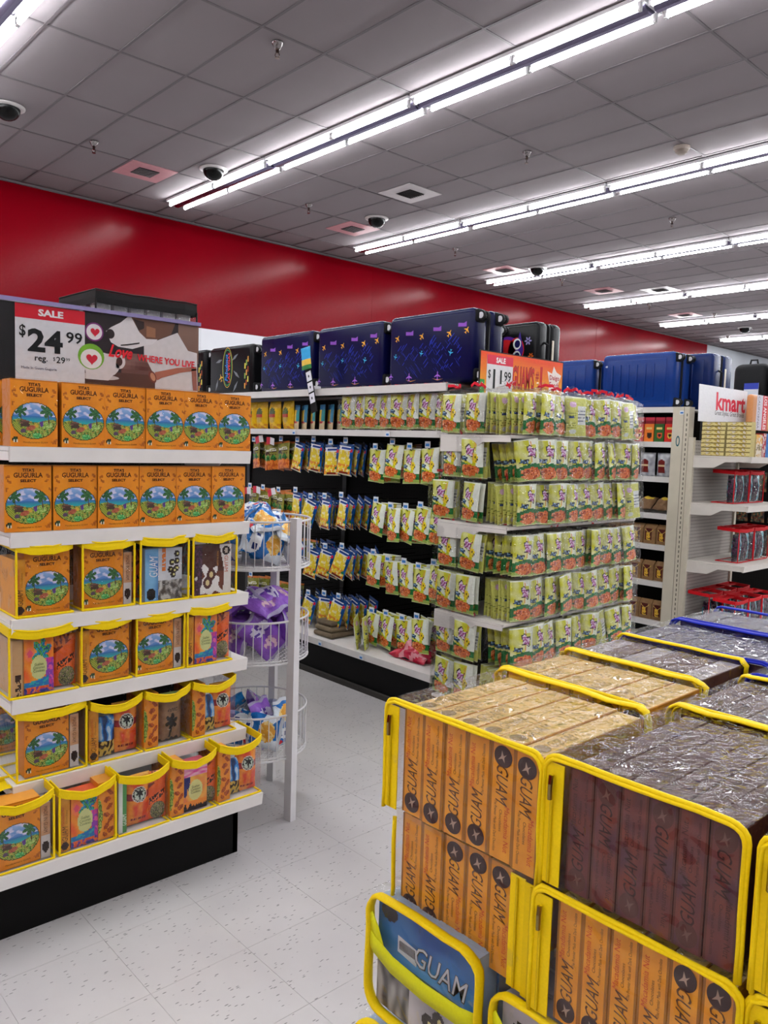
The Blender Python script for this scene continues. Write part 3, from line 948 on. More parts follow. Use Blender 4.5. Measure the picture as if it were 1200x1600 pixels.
good('R', carton('chocolate_box', .026, .165, .13, spine_green, 6, 6, C('#d8dcd2'), (("GUAM", .68, .25, 1.4, .09, C('#e6ead8'), dict(rot=pi/2, shear=.2)),)), 'chocolate_box', 'green and white chocolate box on its spine', 'box', .026, .13)
def orange_spine(u, v):
    if el(u, v, .5, .1, .36, .075): return C('#33201d')
    return mix(C('#e09a2e'), C('#c97f22'), nv(u*2, v*7)+.5)
SPINE_T = (("GUAM", .5, .33, 1.55, .10, C('#5a3a1a'), dict(rot=pi/2, shear=.3)), ("Macadamia Nut", .3, .66, 1.9, .045, C('#c9521c'), dict(rot=pi/2)), ("Chocolates", .66, .64, 1.4, .03, C('#7a4a1c'), dict(rot=pi/2)))
good('O', carton('chocolate_box', .03, .165, .13, orange_spine, 10, 40, C('#d08a28'), SPINE_T), 'chocolate_box', 'yellow orange chocolate box on its spine', 'box', .03, .13)
good('G', carton('chocolate_box', .13, .17, .03, choc_blue, 40, 50, C('#9fb0c4'), (("GUAM", .22, .66, .52, .17, C('#e8e6ea'), dict(rot=pi/2, shear=.2)),)), 'chocolate_box', 'blue and white macadamia chocolate box', 'box', .13, .03)
good('B', carton('chocolate_box', .14, .17, .03, choc_milk, 40, 50, C('#4a271d'), (("GUAM", .86, .6, .4, .085, C('#c9562c'), dict(rot=-pi/2)), ("MADE IN GUAM", .62, .72, .36, .04, C('#c98a3c'), dict(rot=-pi/2)))), 'chocolate_box', 'brown chocolate box with milk splash', 'box', .14, .03)
for key, fn, w, h, d, desc, cat, nm in (('M', emblem_foil, .085, .165, .05, 'orange foil coffee pack with round black emblem', 'coffee pack', 'coffee_pack'),
                            ('C', kraft_palm, .09, .165, .05, 'brown coffee bag printed with black palm tree', 'coffee bag', 'coffee_bag'),
                            ('D', rice_foil, .075, .16, .04, 'orange foil snack pack', 'snack pack', 'snack_pack'),
                            ('A', small_blue, .06, .13, .03, 'small blue chocolate pack', 'snack pack', 'snack_pack')):
    good(key, pouch(nm, w, h, d, fn, fn, 40, 60, M_foil if key != 'C' else M_fruit), nm, desc, cat, w, d)

# ---------------- clear gift bags with yellow trim
def gift_bag(name, label, w, d, h, loc, rz=0, trim=YEL, sag=.01, seed=0, group=None, side=(1, 1), band=.026, flap=True):
    t = thing(name, label, 'bag', loc, rz, group)
    f = MB()
    def wob(u, v): return .004*nv(u*4+seed, v*4, seed) * min(1, 6*u, 6*v, 6*(1-u), 6*(1-v))
    one = lambda u, v: WHITE
    f.raster(((-w/2, 0, 0), (1,0,0), (0,0,1)), w, h, 10, 12, one, bulge=wob)
    f.raster(((-w/2, d, 0), (0,-1,0), (0,0,1)), d, h, 7, 10, one, bulge=wob)
    f.raster(((w/2, 0, 0), (0,1,0), (0,0,1)), d, h, 7, 10, one, bulge=wob)
    f.build('clear_film', M_film, t, True)
    # zipped top band all round
    P = []
    nn = 8
    for k in range(nn): P.append((-w/2 + w*k/nn, -.003 - sag*.6*sin(pi*k/nn), h - sag*sin(pi*k/nn) + .004*nv(k*.9, seed)))
    for k in range(4): P.append((w/2, d*k/4, h + .006*k/4))
    for k in range(nn): P.append((w/2 - w*k/nn, d, h + .006 + .004*nv(k*.7, seed+3)))
    for k in range(4): P.append((-w/2, d - d*k/4, h + .006*(1-k/4)))
    MB().tube(P, .0022, trim, 6, True, band/2/.0022, (0,0,1)).build('top_band', M_fabric, t)
    MB().tube([(p[0], p[1]-.001 if p[1] < d/2 else p[1], p[2]+band/2) for p in P], .003, trim, 6, True).build('zip_edge', M_fabric, t)
    MB().tube([(-w/2,-.003,.004),(0,-.005,.004),(w/2,-.003,.004),(w/2,d,.004),(-w/2,d,.004)], .0038, trim, 6, True).build('bottom_piping', M_fabric, t)
    for s, on in zip((-1, 1), side):
        if on:
            MB().tube([(s*w/2, -.003 + .003*nv(k, seed+s), .004 + (h-.01)*k/6) for k in range(7)], .0036, trim, 6).build('corner_piping', M_fabric, t)
    if flap:
        fl = MB()
        fl.raster(((-w/2+.01, d-.004, h+.004), (1,0,0), (0,-.86,.1)), w-.02, d*.55, 8, 5, lambda u, v: trim, bulge=lambda u, v: .012*nv(u*3+seed, v*3))
        fl.build('lid_flap', M_fabric, t, True)
    return t
def fill(items, bagdesc, loc, y_off=.012, zoff=.004, where=''):
    """items: list of (key, x offset, dy, tilt)"""
    for it in items:
        key, x, dy, rz = it[:4]
        me, nm, desc, cat, gw, gd = GOOD[key]
        pil = key in 'MCDA'
        o = link(nm, me, None, (loc[0]+x, loc[1]+y_off+dy+(gd/2 if pil else 0), loc[2]+zoff), (it[4] if len(it) > 4 else 0, 0, rz))
        if len(it) > 5: o.scale = it[5]
        same = [q for q in items if q[0] == key]
        if len(same) > 1: desc = ('left ' if it is same[0] else 'right ') + desc
        tag(o, '%s in %s' % (desc, bagdesc), cat)
FB = 2.352
bags = [  # shelf z, x0, x1, height, contents, side piping
  (LZ[2], .745, .912, .205, [('O', -.066, 0, 0), ('T', .012, .004, -.02)], (1, 0), 'leftmost yellow bag on the third shelf'),
  (LZ[2], .935, 1.105, .205, [('T', -.012, .004, 0), ('S', .068, .004, 0)], (1, 1), 'second yellow bag on the third shelf'),
  (LZ[2], 1.118, 1.292, .205, [('G', .004, .002, 0), ('D', -.04, .06, 0), ('D', .03, .06, .1)], (1, 1), 'third yellow bag on the third shelf'),
  (LZ[2], 1.303, 1.475, .205, [('B', .002, .002, 0), ('D', .04, .05, 0)], (1, 1), 'rightmost yellow bag on the third shelf'),
  (LZ[3], .722, .925, .195, [('W', -.07, 0, 0), ('P', -.01, .004, 0), ('D', .07, .01, -.1)], (1, 0), 'leftmost yellow bag on the fourth shelf'),
  (LZ[3], .932, 1.098, .195, [('O', -.066, 0, 0), ('T', .014, .004, 0)], (1, 0), 'second yellow bag on the fourth shelf'),
  (LZ[3], 1.108, 1.282, .195, [('T', -.014, .002, 0), ('S', .068, .002, 0)], (1, 1), 'third yellow bag on the fourth shelf'),
  (LZ[3], 1.285, 1.462, .195, [('O', -.07, 0, 0), ('P', -.006, .004, 0), ('D', .06, .01, -.2)], (1, 0), 'rightmost yellow bag on the fourth shelf'),
  (LZ[4], .742, .952, .2, [('T', -.01, .004, 0), ('S', .072, .004, 0)], (1, 1), 'leftmost yellow bag on the fifth shelf'),
  (LZ[4], .962, 1.135, .185, [('O', -.07, 0, 0), ('A', -.022, .01, 0), ('M', .042, .004, -.05)], (0, 0), 'second yellow bag on the fifth shelf'),
  (LZ[4], 1.142, 1.306, .185, [('N', -.055, .0, 0), ('C', .022, .004, -.03)], (0, 0), 'third yellow bag on the fifth shelf'),
  (LZ[4], 1.312, 1.482, .185, [('N', -.055, .0, 0), ('A', .0, .012, 0), ('M', .045, .004, -.05)], (0, 0), 'rightmost yellow bag on the fifth shelf'),
]
for k, (z, x0, x1, h, items, side, desc) in enumerate(bags):
    loc = ((x0+x1)/2, FB + random.uniform(-.004, .003), z + .001)
    gift_bag('gift_bag', 'clear gift bag with yellow zip trim, ' + desc.replace('yellow bag', 'one'), x1-x0-.006, .15, h, loc, 0, sag=.012 if h > .19 else .02, seed=k*3.1, group='yellow gift bags on the end display', side=side)
    fill(items, desc, loc)
FB2 = 2.268
for k, (x0, x1, h, items, side, desc) in enumerate([
  (.640, .822, .2, [('T', -.01, .002, 0), ('S', .07, .002, 0)], (0, 1), 'leftmost yellow bag on the bottom deck'),
  (.832, 1.008, .19, [('O', -.064, 0, 0), ('P', -.002, .004, 0), ('N', .062, .0, 0)], (1, 1), 'second yellow bag on the bottom deck'),
  (1.014, 1.186, .185, [('R', -.066, 0, 0), ('M', -.006, .006, 0), ('D', .055, .01, -.2)], (0, 0), 'third yellow bag on the bottom deck'),
  (1.192, 1.358, .19, [('N', -.056, 0, 0), ('K', .014, .004, 0), ('D', .066, .01, -.3)], (0, 0), 'fourth yellow bag on the bottom deck'),
  (1.366, 1.538, .195, [('N', -.058, 0, 0), ('A', -.004, .012, 0), ('M', .045, .004, -.05)], (0, 0), 'rightmost yellow bag on the bottom deck')]):
    loc = ((x0+x1)/2, FB2, .2635)
    gift_bag('gift_bag', 'clear gift bag with yellow zip trim, ' + desc.replace('yellow bag', 'one'), x1-x0-.006, .15, h, loc, 0, sag=.02, seed=k*2.3+50, group='yellow gift bags on the end display', side=side)
    fill(items, desc, loc)
loc = (.80, 2.60, LZ[4]+.001)
gift_bag('gift_bag', 'clear gift bag with yellow zip trim in the back row of the fifth shelf', .16, .15, .18, loc, 0, seed=91, group='yellow gift bags on the end display')
fill([('T', -.005, .004, 0)], 'yellow bag at the back of the fifth shelf', loc)

# ---------------- sale sign with dog poster in a clear holder
def poster_sale():
    t = thing('sale_sign', 'acrylic sale sign with dog poster reading Love where you live, 24.99 price card', 'sign', (0, 2.545, 0))
    x0, x1, z0, z1 = .725, 1.43, 1.462, 1.905
    MB().box(x0, x1, .004, .008, z0, z1-.02, C('#1a1718')).build('backing', M_card, t)
    MB().box(x0-.004, x1+.004, -.006, -.003, z0, z1, WHITE).build('acrylic_sheet', M_acryl, t)
    MB().box(x0-.004, x1+.004, -.006, .01, z1-.012, z1, C('#8d84b0')).build('top_edge', M_shell, t)
    m = MB()
    fr = ((1.02, .003, 1.655), (1,0,0), (0,0,1)); W, H = .41, .24
    def bg(u, v):
        if v < .22: return mix(C('#4a2c24'), C('#6b4232'), u)
        if u > .82 and v > .45: return mix(C('#5a3d33'), C('#8a6a5c'), v)
        if .3 < u < .6 and v < .5: return mix(C('#5a2e28'), C('#8d6a62'), nv(u*5, v*6)+.5)
        return C('#2a2023')
    m.raster(fr, W, H, 26, 18, bg, 0)
    # dog: chest, neck, head
    m.pp(fr, [(a*W, b*H) for a, b in [(.60,.0),(.995,.0),(.985,.6),(.90,.62),(.80,.86),(.62,.72),(.5,.62),(.5,.5),(.55,.35),(.6,.2)]], C('#d9d4d6'), 1)
    m.pp(fr, [(a*W, b*H) for a, b in [(.18,.76),(.22,.82),(.3,.9),(.36,.99),(.62,.99),(.66,.8),(.58,.66),(.5,.62),(.4,.56),(.28,.57),(.22,.62)]], C('#e2dde0'), 2)
    m.pp(fr, [(a*W, b*H) for a, b in [(.39,.99),(.78,.99),(.74,.82),(.62,.73),(.52,.72),(.46,.8)]], C('#6e4a3a'), 3)
    m.pp(fr, [(a*W, b*H) for a, b in [(.41,.97),(.5,.95),(.5,.86),(.45,.82)]], C('#2e1d18'), 4)
    m.pp(fr, [(a*W, b*H) for a, b in [(.52,.9),(.6,.88),(.6,.75),(.52,.75)]], C('#9a6a4c'), 4)
    m.disc(fr, .215*W, .73*H, .035*W, .065*H, C('#2a1a1a'), 4)
    m.pp(fr, [(a*W, b*H) for a, b in [(.3,.585),(.36,.6),(.46,.64),(.46,.66),(.36,.62),(.3,.6)]], C('#2b2224'), 4)
    m.pp(fr, [(a*W, b*H) for a, b in [(.58,.2),(.6,.27),(.8,.36),(.98,.4),(.98,.35),(.82,.29),(.66,.2),(.62,.16)]], C('#b06a55'), 5)
    m.pp(fr, [(a*W, b*H) for a, b in [(.93,.37),(.98,.37),(.99,.05),(.95,.05)]], C('#9a5f52'), 5)
    m.disc(fr, .575*W, .2*H, .032*W, .09*H, C('#7a3d30'), 6, rot=.4); m.disc(fr, .578*W, .2*H, .02*W, .06*H, C('#c98a68'), 7, rot=.4)
    # hearts and cup
    m.disc(fr, .085*W, .73*H, .075*W, .125*H, C('#7a2a72'), 3, 22); m.disc(fr, .085*W, .73*H, .063*W, .105*H, C('#ece6ea'), 4, 22)
    m.disc(fr, .1*W, .14*H, .19*W, .04*H, C('#c9bfc0'), 3); m.disc(fr, .14*W, .3*H, .15*W, .17*H, C('#d9d2d4'), 4)
    m.pp(fr, [(a*W, b*H) for a, b in [(-.0,.46),(.27,.46),(.25,.2),(.2,.1),(.02,.1)]], C('#dcd5d7'), 5)
    m.disc(fr, .29*W, .37*H, .05*W, .1*H, C('#dcd5d7'), 4); m.disc(fr, .29*W, .37*H, .026*W, .06*H, C('#4a2c26'), 5)
    m.disc(fr, .06*W, .4*H, .105*W, .17*H, C('#78b52f'), 6, 22); m.disc(fr, .06*W, .37*H, .085*W, .13*H, C('#eae6e6'), 7, 22)
    def heart(cx, cy, s, lay):
        pts = []
        for k in range(20):
            a = 2*pi*k/20
            pts.append((cx + s*16*sin(a)**3/17, cy + s*(13*cos(a)-5*cos(2*a)-2*cos(3*a)-cos(4*a))/17))
        m.pp(fr, pts, C('#cf1f3a'), lay)
    heart(.09*W, .73*H, .016, 8); heart(.065*W, .37*H, .02, 9)
    m.text(fr, 'Love', .3*W, .5*H, .2*W, .17*H, C('#e51f30'), 9, shear=.35, bold=.03, rot=-.05)
    m.text(fr, 'WHERE YOU LIVE', .7*W, .44*H, .52*W, .095*H, C('#e51f30'), 9, bold=.025, rot=-.03)
    m.build('dog_poster', M_card, t)
    m = MB()
    fr = ((.812, .002, 1.655), (1,0,0), (0,0,1)); W, H = .212, .235
    m.pp(fr, [(0,0),(W,0),(W,H),(0,H)], C('#dcdce2'), 1)
    m.pp(fr, [(0,H*.82),(W,H*.82),(W,H),(0,H)], C('#d3162c'), 2)
    m.text(fr, 'SALE', .5*W, .91*H, .36*W, .09*H, C('#f4eef0'), 4, bold=.04)
    m.text(fr, '$', .1*W, .65*H, .09*W, .17*H, BLACK, 4, bold=.02)
    m.text(fr, '24', .42*W, .55*H, .5*W, .3*H, BLACK, 4, bold=.035)
    m.text(fr, '99', .84*W, .63*H, .24*W, .15*H, BLACK, 4, bold=.015)
    m.text(fr, 'reg.', .36*W, .3*H, .18*W, .08*H, BLACK, 4, bold=.015)
    m.text(fr, '$', .545*W, .325*H, .03*W, .055*H, BLACK, 4); m.text(fr, '29', .64*W, .32*H, .13*W, .085*H, BLACK, 4, bold=.01)
    m.text(fr, '99', .745*W, .335*H, .06*W, .04*H, BLACK, 4)
    m.text(fr, 'Made In Guam Guguria', .33*W, .185*H, .5*W, .042*H, C('#2a2a55'), 4)
    m.build('price_card', M_card, t)
poster_sale()

# ---------------- black trimmed bags on top of the run behind the sign
def black_bag(label, loc, w, d, h):
    t = gift_bag('travel_bag', label, w, d, h, loc, 0, trim=C('#141212'), band=.05, seed=loc[0]*9, group='black trimmed bags behind the sale sign', sag=.0)
    MB().box(-w/2+.01, w/2-.01, .008, d-.01, h+.004, h+.018, C('#191717')).build('lid', M_fabric, t)
    return t
black_bag('large black trimmed clear bag of silver packs behind the dog poster', (1.372, 2.82, 1.656), .40, .34, .335)
black_bag('black trimmed bag further back, behind the sale price card', (.95, 3.05, 1.656), .42, .34, .30)
sp_ = MB().rbox(-.03, .03, 0, .05, 0, .15, .006, C('#c4c4c8'), 1)
frp = ((-.03, 0, 0), (1,0,0), (0,0,1))
sp_.pp(frp, [(.005,.02),(.055,.02),(.055,.1),(.005,.1)], C('#3a3640'), 1); sp_.disc(frp, .03, .105, .02, .018, C('#d8b93a'), 2)
sp_me = sp_.mesh('snack_pack', M_foil)
for rw in range(2):
    for k in range(6):
        o = link('snack_pack', sp_me, None, (1.21 + k*.064, 2.84 + rw*.1, 1.83), 0)
        tag(o, 'silver snack pack inside the large black bag, %s from left in the %s row' % (ORD[k], ('front', 'back')[rw]), 'snack pack', 'silver packs in the black bag')
st = MB().rbox(-.18, .18, .01, .32, 0, .16, .01, C('#2a2628'), 1)
tag(st.build('carton', M_card), 'dark carton under the silver packs in the large black bag', 'carton').location = (1.372, 2.82, 1.664)

# ================================================================== BASKET STAND
bx, by, R = 1.788, 2.694, .228
bs = thing('basket_stand', 'white three tier round wire basket stand between the displays', 'basket stand', (bx, by, 0))
WB = C('#d8d5d6')
posts = [(1.813-bx, 2.468-by), (1.972-bx, 2.829-by)]
posts.append((-(posts[0][0]+posts[1][0]), -(posts[0][1]+posts[1][1])))
for px, py in posts:
    a = atan2(py, px)
    p = MB(); p.M = Matrix.Translation((px, py, 0)) @ Matrix.Rotation(a, 4, 'Z')
    p.box(-.02, .02, -.014, .014, 0, 1.205, WB).build('post', M_metal, bs)
BR = .212
def ring(m, r, z, t=.0035, n=40): m.tube([(r*cos(2*pi*k/n), r*sin(2*pi*k/n), z) for k in range(n)], t, WB, 6, True)
for nm, zr, zb in (('wire_basket', 1.19, 1.005), ('wire_basket', .80, .635), ('wire_basket', .425, .25)):
    b = MB()
    ring(b, BR, zr, .0045); ring(b, BR, zb, .0045); ring(b, BR, zb+.012, .0028)
    nw = 40
    for k in range(nw):
        a = 2*pi*k/nw
        b.cyl((BR*cos(a), BR*sin(a), zb), (BR*cos(a), BR*sin(a), zr), .0019, WB, 5)
    for k in range(-10, 11):
        q = k*.02; l = (BR*BR - q*q)**.5 if abs(q) < BR else 0
        for s in (1, -1):
            d1 = Vector((cos(.6*s), sin(.6*s), 0)); d2 = Vector((-d1.y, d1.x, 0))
            b.cyl(d2*q - d1*l + Vector((0,0,zb)), d2*q + d1*l + Vector((0,0,zb)), .0016, WB, 4)
    b.build(nm, M_metal, bs)
f = MB().cyl((.15, -.05, .02), (.17, -.06, .26), .004, C('#3a3838')).cyl((.15, -.05, 0), (.15, -.05, .02), .014, C('#2a2828')).build('thin_leg', M_metal, bs)
ME_sb = [pouch('snack_bag', .135, .19, .05, snack_blue, snack_back, 34, 46, crump=.012, seed=k*7) for k in range(4)]
ME_sp = [pouch('snack_bag', .14, .19, .055, snack_purple, purple_back, 34, 46, crump=.014, seed=k*5+2) for k in range(4)]
spots = ['front left rim', 'front right rim', 'right side', 'back', 'left side', 'middle', 'uppermost front', 'uppermost left', 'uppermost right', 'uppermost back', 'very top', 'under the top one']
def heap(mes, zb, n, colour, tier, seed, lift=.0):
    rs = random.Random(seed)
    for k in range(n):
        a = -2.0 + k*2*pi/5 + rs.uniform(-.2, .2)
        if k < 6: rr, z, tilt = (.115 if k < 5 else .02), zb + .098, rs.uniform(-.45, -.05)
        else: rr, z, tilt = rs.uniform(.04, .11), zb + .145 + lift + .012*(k-6), rs.uniform(-1.25, -.8)
        o = link('snack_bag', mes[k % len(mes)])
        rz = a + pi/2 + rs.uniform(-.5, .5)
        roll = rs.choice((0, .5, -.6, 1.4, 3.0, -1.2)) + rs.uniform(-.2, .2)
        o.matrix_world = Matrix.Translation((bx+rr*cos(a), by+rr*sin(a), z)) @ Matrix.Rotation(rz, 4, 'Z') @ Matrix.Rotation(tilt, 4, 'X') @ Matrix.Rotation(roll, 4, 'Y') @ Matrix.Translation((0, 0, -.095))
        tag(o, 'crumpled %s snack bag in the %s wire basket, %s' % (colour, tier, spots[k]), 'snack bag', '%s bags in the %s basket' % (colour, tier))
heap(ME_sb, 1.005, 11, 'blue and white', 'top', 5)
heap(ME_sp, .635, 12, 'purple', 'middle', 6, .03)
heap(ME_sb, .25, 5, 'blue', 'bottom', 9)
for k, (x, y, z, r) in enumerate([(.02, -.1, .27, .4), (.08, .02, .27, 1.2)]):
    o = link('snack_bag', ME_sp[k]); o.matrix_world = Matrix.Translation((bx+x, by+y, z)) @ Matrix.Rotation(r, 4, 'Z') @ Matrix.Rotation(-.4, 4, 'X')
    tag(o, 'purple snack bag in the bottom wire basket, ' + ('near the front', 'near the middle')[k], 'snack bag', 'purple bags in the bottom basket')

# ================================================================== MIDDLE GONDOLA (snack aisle, suitcases on top)
gb = thing('gondola_shelving', 'long black backed shelving with white shelves and suitcases on top', 'shelf', (0,0,0), FX)
YB0, YB1 = 2.93, 7.6
MB().box(-YB1, -YB0, 3.56, 3.60, 0, 1.80, BLACK).build('pegboard', M_pegblack, gb)
MB().box(-YB1, -YB0, 3.60, 4.12, 0, 1.78, C('#171514')).build('core', M_matte, gb)
shelf_part(gb, -YB1, -YB0, 3.12, 3.6, 1.836, name='top_shelf', brackets=False)
MB().box(-YB1, -YB0, 3.6, 4.2, 1.81, 1.836, WHITE).build('top_shelf', M_metal, gb)
shelf_part(gb, -YB1, -YB0, 3.15, 3.56, 1.58, lip=.036, brackets=False)
shelf_part(gb, -YB1, -YB0, 3.085, 3.56, .248, name='base_deck', brackets=False)
MB().box(-YB1, -YB0, 3.123, 3.15, .03, .215, BLACK).build('kick_plate', M_matte, gb)
MB().box(-YB1, -YB0, 3.10, 3.16, 0, .03, C('#3a3734')).build('base_trim', M_matte, gb)
for y in (3.05, 4.27, 5.49, 6.7):
    MB().box(-y-.02, -y+.02, 3.545, 3.565, 0, 1.8, BLACK).build('upright', M_metal, gb)
mblue = C('#3f7fc4')
def shelf_tag(parent, x, y, z, nm='price_ticket'):
    m = MB().box(x-.016, x+.016, y-.009, y-.0065, z-.014, z+.014, C('#e4e8ee'))
    m.box(x-.011, x+.011, y-.0095, y-.009, z-.008, z+.004, mblue)
    return m.build(nm, M_card, parent)
for y in (3.4, 4.32, 4.9): shelf_tag(gb, -y, 3.147, 1.558)
for y in (3.5, 3.9, 4.35, 4.5): shelf_tag(gb, -y, 3.08, .226)

# peg hooks with price tags
def make_hook():
    t = thing('peg_hook', 'x', 'hook')
    MB().tube([(0, .35, 0), (0, .01, 0), (0, 0, .012)], .0028, C('#4a4846'), 6).build('wire', M_chrome, t)
    MB().tube([(0, .35, .03), (0, -.004, .034)], .0018, C('#3a3836'), 5).build('tag_arm', M_chrome, t)
    m = MB().box(-.02, .02, -.008, -.005, .012, .048, C('#e6e9ee')); m.box(-.015, .015, -.0085, -.008, .02, .036, mblue)
    m.build('price_tag', M_card, t)
    return t
hk = make_hook()
po = {'lime': tag(link('snack_pouch', ME_lime_a), 'x', 'snack pack'), 'blue': tag(link('snack_pouch', ME_blue), 'x', 'snack pack'), 'olive': tag(link('snack_pouch', ME_olive), 'x', 'snack pack')}
desc = {'lime': 'yellow green banana snack pouch', 'blue': 'blue and yellow chip pouch', 'olive': 'olive green banana chips bag'}
PH = {'lime': .2, 'blue': .2, 'olive': .19}
rowsB = [('top hook row', 1.475, {'olive': [4.89, 4.70, 4.55], 'blue': [4.36, 4.18, 4.00, 3.85], 'lime': [3.57, 3.42, 3.275, 3.13]}),
         ('second hook row', 1.125, {'olive': [4.93, 4.76, 4.57], 'blue': [4.37, 4.20, 4.05, 3.88], 'lime': [3.55, 3.42, 3.29, 3.17, 3.03]}),
         ('third hook row', .80, {'olive': [4.98, 4.85, 4.6, 4.45], 'blue': [4.33, 4.18, 4.03, 3.86], 'lime': [3.56, 3.43, 3.29, 3.17, 3.05]}),
         ('lowest hook row', .475, {'olive': [4.9, 4.6], 'blue': [4.38, 4.20, 4.03, 3.88], 'lime': [3.56, 3.43, 3.29, 3.17]})]
for rn, z, cols in rowsB:
    for kind, ys in cols.items():
        for k, y in enumerate(ys):
            zz = z + random.uniform(-.02, .02) - (.0 if kind != 'lime' else .0)
            clone(hk, (3.205, y, zz), FX, 'peg hook with price tag for %s pouches, %s from left in %s' % (desc[kind].split(' ')[0], ORD[k], rn), 'peg hooks in the snack aisle')
            npk = {'lime': 3, 'blue': 5, 'olive': 3}[kind]
            for q in range(npk):
                lean = random.uniform(-.14, .14) + (.22 if kind == 'blue' else .0)*(1 if k % 2 else .4)
                tw = random.uniform(-.25, .25) - (.35 if kind == 'blue' and q else 0)
                xx = 3.218 + q*.045 + random.uniform(0, .01); yy = y + random.uniform(-.012, .012) - q*.026*(1 if kind != 'olive' else 2)
                h = PH[kind]
                # hang from the hole at the top edge
                Mx = Matrix.Translation((xx, yy, zz)) @ Matrix.Rotation(FX + tw, 4, 'Z') @ Matrix.Rotation(lean, 4, 'Y') @ Matrix.Rotation(random.uniform(-.1, .02), 4, 'X') @ Matrix.Translation((0, 0, -h + .012))
                o = clone(po[kind], None, None, '%s, %s, %s hook from left, %s in line' % (desc[kind], rn, ORD[k], ('front', 'second', 'third', 'fourth', 'fifth')[q]), '%s on hooks' % desc[kind])
                o.matrix_world = Mx
# red promotional flags on the banana chip hooks
fl = tag(MB().add([(0,0,0),(.05,-.004,.004),(.095,0,-.004),(.095,0,.045),(.05,-.004,.052),(0,0,.05)], [(0,1,4,5),(1,2,3,4)], [C('#cf1d3a'), C('#e9e3e6')]).build('sale_flag', M_card), 'x', 'flag')
for k, (y, z, r) in enumerate([(4.83,1.47,.25),(4.70,1.475,-.05),(4.98,1.10,.1),(4.86,1.12,0),(4.66,1.10,.35)]):
    clone(fl, (3.18, y, z), (0, -r, FX), 'red and white sale flag, %s from the left on the %s hook row' % (ORD[k if k < 2 else k-2], 'top' if k < 2 else 'second'), 'red and white sale flags')

# --- goods standing on the upper shelf
yp = pouch('snack_bag', .15, .195, .07, yellow_pouch, yellow_pouch, 18, 26)
bp = [pouch('flat_pack', .085, .165, .02, f_, f_, 12, 24) for f_ in (book_pack, lambda u, v: mix(book_pack(u, v), C('#f0e8d0'), .35 if u < .2 else 0), lambda u, v: C('#2c7a9a') if u > .5 and v > .3 else book_pack(u, v))]
for k, y in enumerate([4.97, 4.84, 4.68, 4.52, 5.12]):
    tag(link('snack_bag', yp, None, (3.24, y, 1.581), (0, 0, FX + random.uniform(-.15, .1))), 'bright yellow gusseted snack bag, %s' % ['second from the left', 'third from the left', 'fourth from the left', 'rightmost of the row', 'leftmost of the row'][k], 'snack bag', 'yellow snack bags on the upper shelf')
for k in range(11):
    tag(link('flat_pack', bp[k % 3], None, (3.23 + .03*(k % 2), 4.42 - k*.047, 1.581), (-.04, random.uniform(-.06, .06), FX - .3 + random.uniform(-.12, .12))), 'slim blue and tan snack pack standing on edge, %s from the left' % ORD[k], 'snack pack', 'slim packs on the upper shelf')

# --- bundles of pouches in cellophane tied with red ribbon
RED = C('#d41f33')
def make_bundle(front, n, seed, mesh2):
    t = thing('snack_bundle', 'x', 'snack bundle')
    rs = random.Random(seed)
    for k in range(n):
        o = link('snack_pouch', front if k == 0 else mesh2, t, (rs.uniform(-.008, .008), .018 + k*.03, .004 + rs.uniform(0, .006)), (rs.uniform(-.06, .03), rs.uniform(-.06, .06), rs.uniform(-.12, .12)))
    W, D, H = .158, .036 + n*.03, .222
    f = MB()
    one = lambda u, v: WHITE
    def wb(u, v): return .006*nv(u*5+seed, v*6, seed)
    f.raster(((-W/2, -.004, 0), (1,0,0), (0,0,1)), W, H, 9, 12, one, bulge=wb)
    f.raster(((-W/2, D, 0), (0,-1,0), (0,0,1)), D, H, 6, 10, one, bulge=wb)
    f.raster(((W/2, 0, 0), (0,1,0), (0,0,1)), D, H, 6, 10, one, bulge=wb)
    # gathered neck
    n_ = 14; vs = []; fs = []
    prof = [(1, 0, H), (.55, .5, H+.014), (.1, .5, H+.024), (.28, .5, H+.046)]
    for s, b, z in prof:
        for k in range(n_):
            a = 2*pi*k/n_
            rr = 1 + .25*rs.uniform(-1, 1)*(1 if z > H+.02 else .2)
            vs.append((W/2*s*cos(a)*rr, D/2 + D/2*s*sin(a)*rr, z + rs.uniform(-.003, .004)))
    for i in range(3):
        for k in range(n_):
            fs.append((i*n_+k, i*n_+(k+1) % n_, (i+1)*n_+(k+1) % n_, (i+1)*n_+k))
    f.add(vs, fs, WHITE)
    f.build('cellophane', M_wrap, t, True)
    r = MB()
    r.tube([(.012*cos(a), D/2+.012*sin(a), H+.024) for a in [k*pi/4 for k in range(8)]], .003, RED, 6, True, 1.6, (0,0,1))
    for s in (-1, 1):
        a = rs.uniform(-.5, .5)
        r.tube([(0, D/2, H+.024), (s*.025*cos(a), D/2+s*.02*sin(a)-.01, H+.036), (s*.055, D/2-.02+rs.uniform(-.02, .02), H+.022+rs.uniform(-.012, .025))], .0012, RED, 6, False, 7, (0,0,1))
    r.build('ribbon', M_fabric, t)
    return t
bun = [make_bundle(ME_lime_b, 4, 1, ME_lime_k), make_bundle(ME_lime_b, 3, 2, ME_lime_b), make_bundle(ME_lime_b, 4, 3, ME_lime_a), make_bundle(ME_lime_k, 4, 4, ME_lime_b)]
bunC = [make_bundle(ME_lime_b, 8, 11, ME_lime_k), make_bundle(ME_lime_b, 7, 12, ME_lime_a)]
bunS = [make_bundle(ME_lime_a, 3, 5, ME_lime_k), make_bundle(ME_lime_a, 2, 6, ME_lime_a)]
